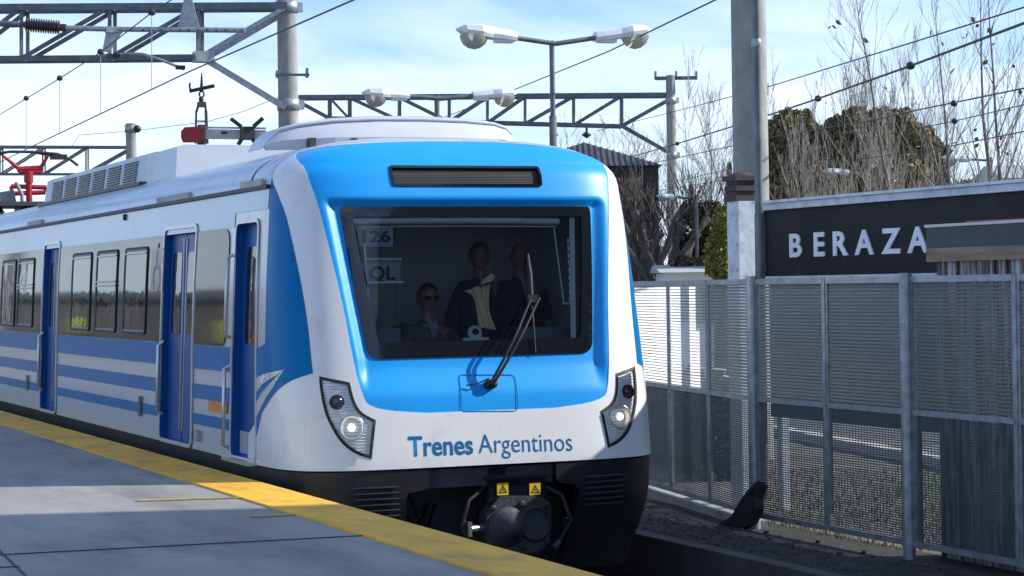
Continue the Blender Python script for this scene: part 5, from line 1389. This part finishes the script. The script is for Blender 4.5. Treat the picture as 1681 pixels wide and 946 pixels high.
def bare_tree(px, Z, ytop, label, seed, depth=4, stems=1, spread=.5, up=.25, r0=None, bark='bark', lean=0.0, leafy=0.0, kids=(2, 4), minr=None, group='bare winter trees', ybase=None):
    rnd = random.Random(seed); a = at(px, 466, Z); H = at(px, ytop, Z).z+.75
    t = thing('bare_tree', label, 'tree', (a.x, a.y, -.75), group); minr = minr or .0045*Z/60
    tr = MB(); cr = MB(); lv = ([], leafy)
    r0 = r0 or H*.0045
    for s_ in range(stems):
        d = Vector((rnd.gauss(0, .16)+lean, rnd.gauss(0, .1), 1)).normalized() if stems > 1 else Vector((lean, 0, 1)).normalized()
        p = Vector((a.x+(rnd.uniform(-.5, .5) if stems > 1 else 0), a.y+(rnd.uniform(-.5, .5) if stems > 1 else 0), -.78))
        pts = [p]; q = p.copy(); n = 9; h = H*rnd.uniform(.8, 1.0) if stems > 1 else H
        for i in range(n):
            d = (d+Vector((rnd.gauss(0, .05), rnd.gauss(0, .05), .08))).normalized(); q = q+d*(h/n); pts.append(q.copy())
        rs = [max(minr, r0*(1-.93*i/n)) for i in range(n+1)]; tr.tube(pts, rs, 7, caps=False)
        nb = int(22/stems**.4)
        for k in range(nb):
            f = rnd.uniform(.22, .97); i = min(int(f*n), n-1); b = pts[i].lerp(pts[i+1], f*n-i); an = rnd.uniform(0, 6.28)
            nd = Vector((math.cos(an)*spread, math.sin(an)*spread, .35+up)).normalized()
            branch(cr, b, nd, h*(.30*(1.1-f)+.06), max(minr, rs[i]*.5), depth-2, rnd, up, spread, 3, kids, minr, lv if leafy > 0 else None)
    tr.build('trunk', MT[bark], t); cr.build('crown', MT['twig' if bark == 'bark' else 'barkdark'], t, recalc=False)
    if lv[0]:
        lb = MB(); leaf_quads(lb, lv[0], .085*Z/45, rnd); lb.build('last_leaves', bpy.data.materials.get('dry_leaves') or mat('dry_leaves', (.12, .085, .035), .8, var=.4), t, recalc=False)
    return t
bare_tree(1285, 64, 78, 'slender bare tree just right of the tall concrete pole', 11, stems=3, up=.5, spread=.3)
bare_tree(1318, 66, 95, 'thin bare tree over the left lobe of the evergreen', 12, stems=3, up=.5, spread=.3)
bare_tree(1352, 54, 118, 'short bare coppiced tree left of the single armed lamp', 13, stems=5, up=.5, spread=.35)
bare_tree(1405, 63, 42, 'tallest bare tree above the middle of the evergreen', 14, stems=3, up=.55, spread=.3)
bare_tree(1450, 64, 62, 'bare tree with twin pointed tops right of the tallest one', 15, stems=3, up=.5, spread=.3)
bare_tree(1492, 55, 110, 'bare tree over the right shoulder of the evergreen', 16, stems=4, up=.5, spread=.32)
bare_tree(1532, 64, 95, 'bare tree at the right end of the evergreen crown', 17, stems=3, up=.45, spread=.4)
bare_tree(1590, 46, -90, 'tall sparse tree holding a few brown leaves at right', 18, stems=2, up=.35, spread=.5, leafy=.10, r0=.065, kids=(2, 4))
bare_tree(1640, 44, -130, 'tall leaning tree with a few brown leaves near the right edge', 19, stems=2, up=.35, spread=.5, leafy=.10, r0=.075, kids=(2, 4), lean=.02)
bare_tree(1700, 48, -80, 'tall sparse tree cut by the right edge of the picture', 20, stems=2, up=.3, spread=.5, leafy=.10, r0=.065, kids=(2, 4))
bare_tree(1378, 53, 215, 'low dense bare coppice under the evergreen crown left', 31, stems=2, up=.6, spread=.3)
bare_tree(1468, 52, 210, 'low dense bare coppice under the evergreen crown right', 32, stems=2, up=.6, spread=.3)
bare_tree(1300, 53, 200, 'low dense bare coppice beside the tall concrete pole', 33, stems=2, up=.6, spread=.3)
bare_tree(1560, 56, 268, 'dark low bare bush beside the single armed lamp at right', 34, stems=9, up=.35, spread=.6, bark='barkdark')
bare_tree(1590, 58, 275, 'dark tangled low bush left of the right hand lamp post', 35, stems=9, up=.35, spread=.6, bark='barkdark')
bare_tree(1150, 72, 120, 'tall thin bare tree between the mast and the concrete pole', 21, stems=3, up=.35, spread=.5)
bare_tree(1075, 80, 170, 'bare tree behind the roof of the dark cabin', 22, stems=2, up=.35, spread=.5)
bare_tree(1130, 68, 235, 'spreading bare tree right of the concrete mast', 23, stems=4, up=.25, spread=.6, kids=(2, 4))
bare_tree(1168, 66, 250, 'spreading bare tree above the yellow green shrub', 24, stems=4, up=.25, spread=.6, kids=(2, 4))
bare_tree(1000, 95, 195, 'faint far bare tree over the cabin roof', 25, stems=3, up=.3, spread=.5)
bare_tree(950, 98, 200, 'farthest bare tree behind the nearer street lamp', 26, stems=3, up=.3, spread=.5)
# pollarded tree: thick knobbly limbs
def pollard(px, Z, ytop, label, seed):
    rnd = random.Random(seed); a = at(px, 466, Z); H = at(px, ytop, Z).z+.75
    t = thing('pollarded_tree', label, 'tree', (a.x, a.y, -.75), 'pollarded trees'); tr = MB(); cr = MB()
    tr.tube([(a.x, a.y, -.8), (a.x+.1, a.y, H*.3-.75), (a.x, a.y, H*.5-.75)], [.28, .24, .26], 9)
    for k in range(11):
        an = rnd.uniform(0, 6.28); d = Vector((math.cos(an)*.6, math.sin(an)*.6, rnd.uniform(.5, 1.2))).normalized(); p = Vector((a.x, a.y, H*rnd.uniform(.3, .5)-.75)); pts = [p]; q = p.copy()
        for i in range(4): d = (d+Vector((rnd.gauss(0, .3), rnd.gauss(0, .3), .15))).normalized(); q = q+d*(H*.13); pts.append(q.copy())
        tr.tube(pts, [.12, .08, .09, .07, .12], 7)
        for j in range(4):
            branch(cr, pts[-1], (Vector((rnd.gauss(0, .4), rnd.gauss(0, .4), 1))).normalized(), H*.22, .02, 1, rnd, .3, .4, 3, (2, 3), .012)
    tr.build('trunk', mat('knobbly_bark', (.10, .085, .07), .9, var=.5, vscale=3, bump=.8, bscale=6) if 'knobbly_bark' not in bpy.data.materials else bpy.data.materials['knobbly_bark'], t); cr.build('crown', MT['barkdark'], t, recalc=False)
pollard(1052, 64, 330, 'knobbly pollarded tree just right of the train front', 5)
pollard(1086, 62, 322, 'knobbly pollarded tree against the concrete mast', 6)
def leafy(name, px0, px1, y0, y1, Z, label, col, n, size, seed, lobes, group=None, col2=None, stems=True):
    rnd = random.Random(seed); cx_ = (px0+px1)/2; a = at(cx_, 466, Z); t = thing(name, label, 'tree', (a.x, a.y, -.75), group)
    w = (px1-px0)/3600*Z; zt = at(cx_, y0, Z).z; zb = at(cx_, y1, Z).z; mb = MB()
    rx = Vector((CR0.x, CR0.y, 0))
    for i in range(n):
        l = lobes[rnd.randrange(len(lobes))]; cx2, cz2, rw, rh = l
        # near the lobe surface, clumped
        v = Vector((rnd.gauss(0, 1), rnd.gauss(0, 1), rnd.gauss(0, 1))).normalized(); rr = rnd.uniform(.55, 1.0)**.5
        k = 1+.05*math.sin(v.x*9+l[0]*7)+.05*math.sin(v.z*11+v.y*8)+.05*math.sin(v.x*23+v.z*19)
        c = a+rx*((cx2-.5)*w)+Vector((0, 0, 0)); c.z = zb+(zt-zb)*cz2
        p = c+rx*(v.x*rw*w*rr*k)+Vector((CF.x, CF.y, 0))*(v.y*rw*w*.8*rr*k)+Vector((0, 0, v.z*rh*(zt-zb)*rr*k))
        if p.z < -.7: continue
        leaf_quads(mb, [p], size, rnd, 0 if rnd.random() < .72 else 1)
    m1 = mat(name+'_leaf', col, .7, var=.45, vscale=.9); m2 = mat(name+'_leaf_light', col2 or tuple(min(1, c*1.7) for c in col), .7, var=.3, vscale=1.2)
    mb.build('crown', [m1, m2], t, recalc=False)
    tr = MB()
    for l in lobes:
        c = a+rx*((l[0]-.5)*w); tr.tube([(a.x, a.y, -.8), (a.x*.6+c.x*.4, a.y*.6+c.y*.4, (zb+zt)*.25), (c.x, c.y, zb+(zt-zb)*l[1])], [.22, .16, .05], 8)
    tr.build('trunk', MT['barkdark'], t)
leafy('evergreen_tree', 1262, 1350, 184, 330, 61, 'round dark evergreen crown beside the tall concrete pole', (.17, .145, .065), 30000, .11, 1, [(.5, .60, .55, .42), (.45, .25, .62, .45)], 'evergreen trees', (.24, .20, .09))
leafy('evergreen_tree', 1335, 1552, 180, 330, 60.5, 'broad dark olive evergreen crown above the middle of the nameboard', (.17, .145, .065), 90000, .12, 2, [(.36, .60, .26, .40), (.60, .58, .27, .42), (.16, .45, .24, .4), (.80, .38, .22, .42), (.5, .25, .45, .35)], 'evergreen trees', (.24, .20, .09))
leafy('conifer', 1186, 1214, 268, 400, 70, 'dark pointed conifer just left of the tall concrete pole', (.03, .045, .02), 5000, .08, 3, [(.5, .86, .08, .14), (.5, .66, .2, .18), (.5, .42, .33, .22), (.5, .18, .46, .24)])
leafy('shrub', 1160, 1206, 335, 456, 56, 'yellow green leafy shrub beside the pale nameboard post', (.15, .15, .03), 7000, .055, 4, [(.62, .6, .42, .4), (.45, .28, .5, .36)], None, (.30, .27, .06))
leafy('brown_bush', 1108, 1196, 320, 456, 64, 'tangled brown bush between the concrete mast and the yellow green shrub', (.06, .048, .03), 9000, .055, 15, [(.35, .55, .3, .4), (.7, .5, .3, .45), (.5, .25, .45, .3)], None, (.11, .085, .055))
leafy('hedge', 1100, 1165, 405, 470, 60, 'brown green hedge before the low white house', (.09, .075, .04), 3500, .06, 5, [(.3, .4, .3, .4), (.7, .35, .3, .38)])
# scrub behind
leafy('far_hedge', 1200, 1330, 300, 350, 90, 'dark far hedge low behind the tall concrete pole', (.07, .065, .04), 4000, .10, 8, [(.3, .4, .35, .5), (.7, .4, .35, .5)])
leafy('far_hedge', 1540, 1760, 290, 345, 92, 'brown far hedge behind the lamp at the right edge', (.10, .085, .06), 5000, .10, 9, [(.25, .4, .28, .5), (.7, .4, .3, .5)])


def shade_hedge():  # dark leaves added as shade behind the lower left fence panels
    rnd = random.Random(44); a = on(1060, 790, 2, -.75); b = on(1236, 800, 2, -.75); a = at(1020, 700, 27.5); b = at(1150, 700, 24.0)
    a = Vector((a.x, a.y, -.75)); b = Vector((b.x, b.y, -.75)); t = thing('hedge', 'low dark hedge added to darken the lower left fence panels', 'hedge', (a+b)/2)
    mb = MB(); d = (b-a).normalized(); sd = Vector((d.y, -d.x, 0)); sd = sd if sd.x > 0 else -sd
    pts = []
    for i in range(14000):
        p = a+(b-a)*rnd.random()+sd*(.35+rnd.uniform(-.3, .3))+Vector((0, 0, rnd.uniform(0, 1.12+.06*math.sin(i)))); pts.append(p)
    leaf_quads(mb, pts, .035, rnd); mb.build('leaves', mat('shade_hedge_leaves', (.03, .04, .02), .8, var=.4), t, recalc=False)
    tr = MB()
    for k in range(12): q = a+(b-a)*((k+.5)/12)+sd*.35; tr.tube([q, q+Vector((0, 0, .9))], .02, 5)
    tr.build('stems', MT['barkdark'], t)
shade_hedge()
# ================================================================== OUTSIDE THE FRAME: what casts the shade and what the paint mirrors
def block(name, label, x0, x1, y0, y1, h, wm, rm, nwin):
    t = thing(name, label, 'building', ((x0+x1)/2, (y0+y1)/2, -.75))
    MB().box(((x0+x1)/2, (y0+y1)/2, h/2-.4), (x1-x0, y1-y0, h+.7)).build('wall', wm, t)
    MB().box(((x0+x1)/2, (y0+y1)/2, h+.09), (x1-x0+.5, y1-y0+.0, .28)).build('roof', rm, t)
    for k in range(nwin):
        y = y0+(y1-y0)*(k+.5)/nwin; xx = x0-.02 if x0 > 0 else x1+.02
        w = MB().box((xx, y, 1.7), (.06, 1.0, 1.3)).build('window', MT['grey'], t); MB().box((xx+(-.04 if x0 > 0 else .04), y, 1.7), (.02, .86, 1.16)).build('pane', MT['pane'], w)
block('unseen_shade_block', 'unseen tall block added at right to shade the platform and darken the windscreen', 13.0, 20, -30, 9.0, 14.0, mat('shade_block_grey', (.15, .16, .175), .85, var=.2), MT['slate'], 6)  # unseen block added for platform shade, raised to keep sky off the windscreen
block('platform_building', 'grey building along the back of the platform outside the picture', -11, -6.5, 44, 140, 2.35, mat('grey_render', (.06, .058, .055), .85, var=.15), MT['slate'], 12)
block('platform_store', 'pale store at the platform end outside the picture', -13, -10.5, 8, 16, 2.8, MT['render'], MT['slate'], 2)
def hivis(x, y, col, label):
    t = thing('person', label, 'person', (x, y, 0)); V = [(0, 0, .9), (0, 0, 1.15), (0, 0, 1.38), (0, 0, 1.5), (-.1, 0, .85), (-.11, 0, .45), (-.11, 0, .06), (.1, 0, .85), (.11, 0, .45), (.11, 0, .06), (-.19, 0, 1.36), (-.25, .02, 1.1), (-.25, .1, .86), (.19, 0, 1.36), (.25, .02, 1.1), (.25, .1, .86)]
    E = [(0, 1), (1, 2), (2, 3), (0, 4), (4, 5), (5, 6), (0, 7), (7, 8), (8, 9), (2, 10), (10, 11), (11, 12), (2, 13), (13, 14), (14, 15)]
    Rr = [.14, .14, .16, .055, .09, .065, .045, .09, .065, .045, .06, .045, .03, .06, .045, .03]
    me = fuse(join([skinned(V, E, Rr), head_mesh((0, 0, 1.66))]), .02); me.materials.clear(); me.materials.append(MT['skin']); o = bpy.data.objects.new('body', me); COL.objects.link(o); o.parent = t
    v2 = skinned(V[:4], [(0, 1), (1, 2), (2, 3)], [.17, .17, .19, .09]); v2.materials.clear(); v2.materials.append(mat('vest_'+str(int(x*10)), col, .7)); o = bpy.data.objects.new('vest', v2); COL.objects.link(o); o.parent = t
    v3 = skinned([V[0], V[4], V[5], V[6], V[7], V[8], V[9]], [(0, 1), (1, 2), (2, 3), (0, 4), (4, 5), (5, 6)], [.16, .11, .085, .06, .11, .085, .06]); v3.materials.clear(); v3.materials.append(MT['jacket']); o = bpy.data.objects.new('trousers', v3); COL.objects.link(o); o.parent = t
hivis(-1.4, 40.0, (.45, .75, .02), 'person in a lime safety vest on the platform outside the picture')
hivis(-2.7, 60.0, (.45, .75, .02), 'second person in a lime safety vest farther along the platform')
hivis(-1.15, 38.0, (.8, .12, .02), 'person in an orange safety vest on the platform outside the picture')
print('objects', len(bpy.data.objects))
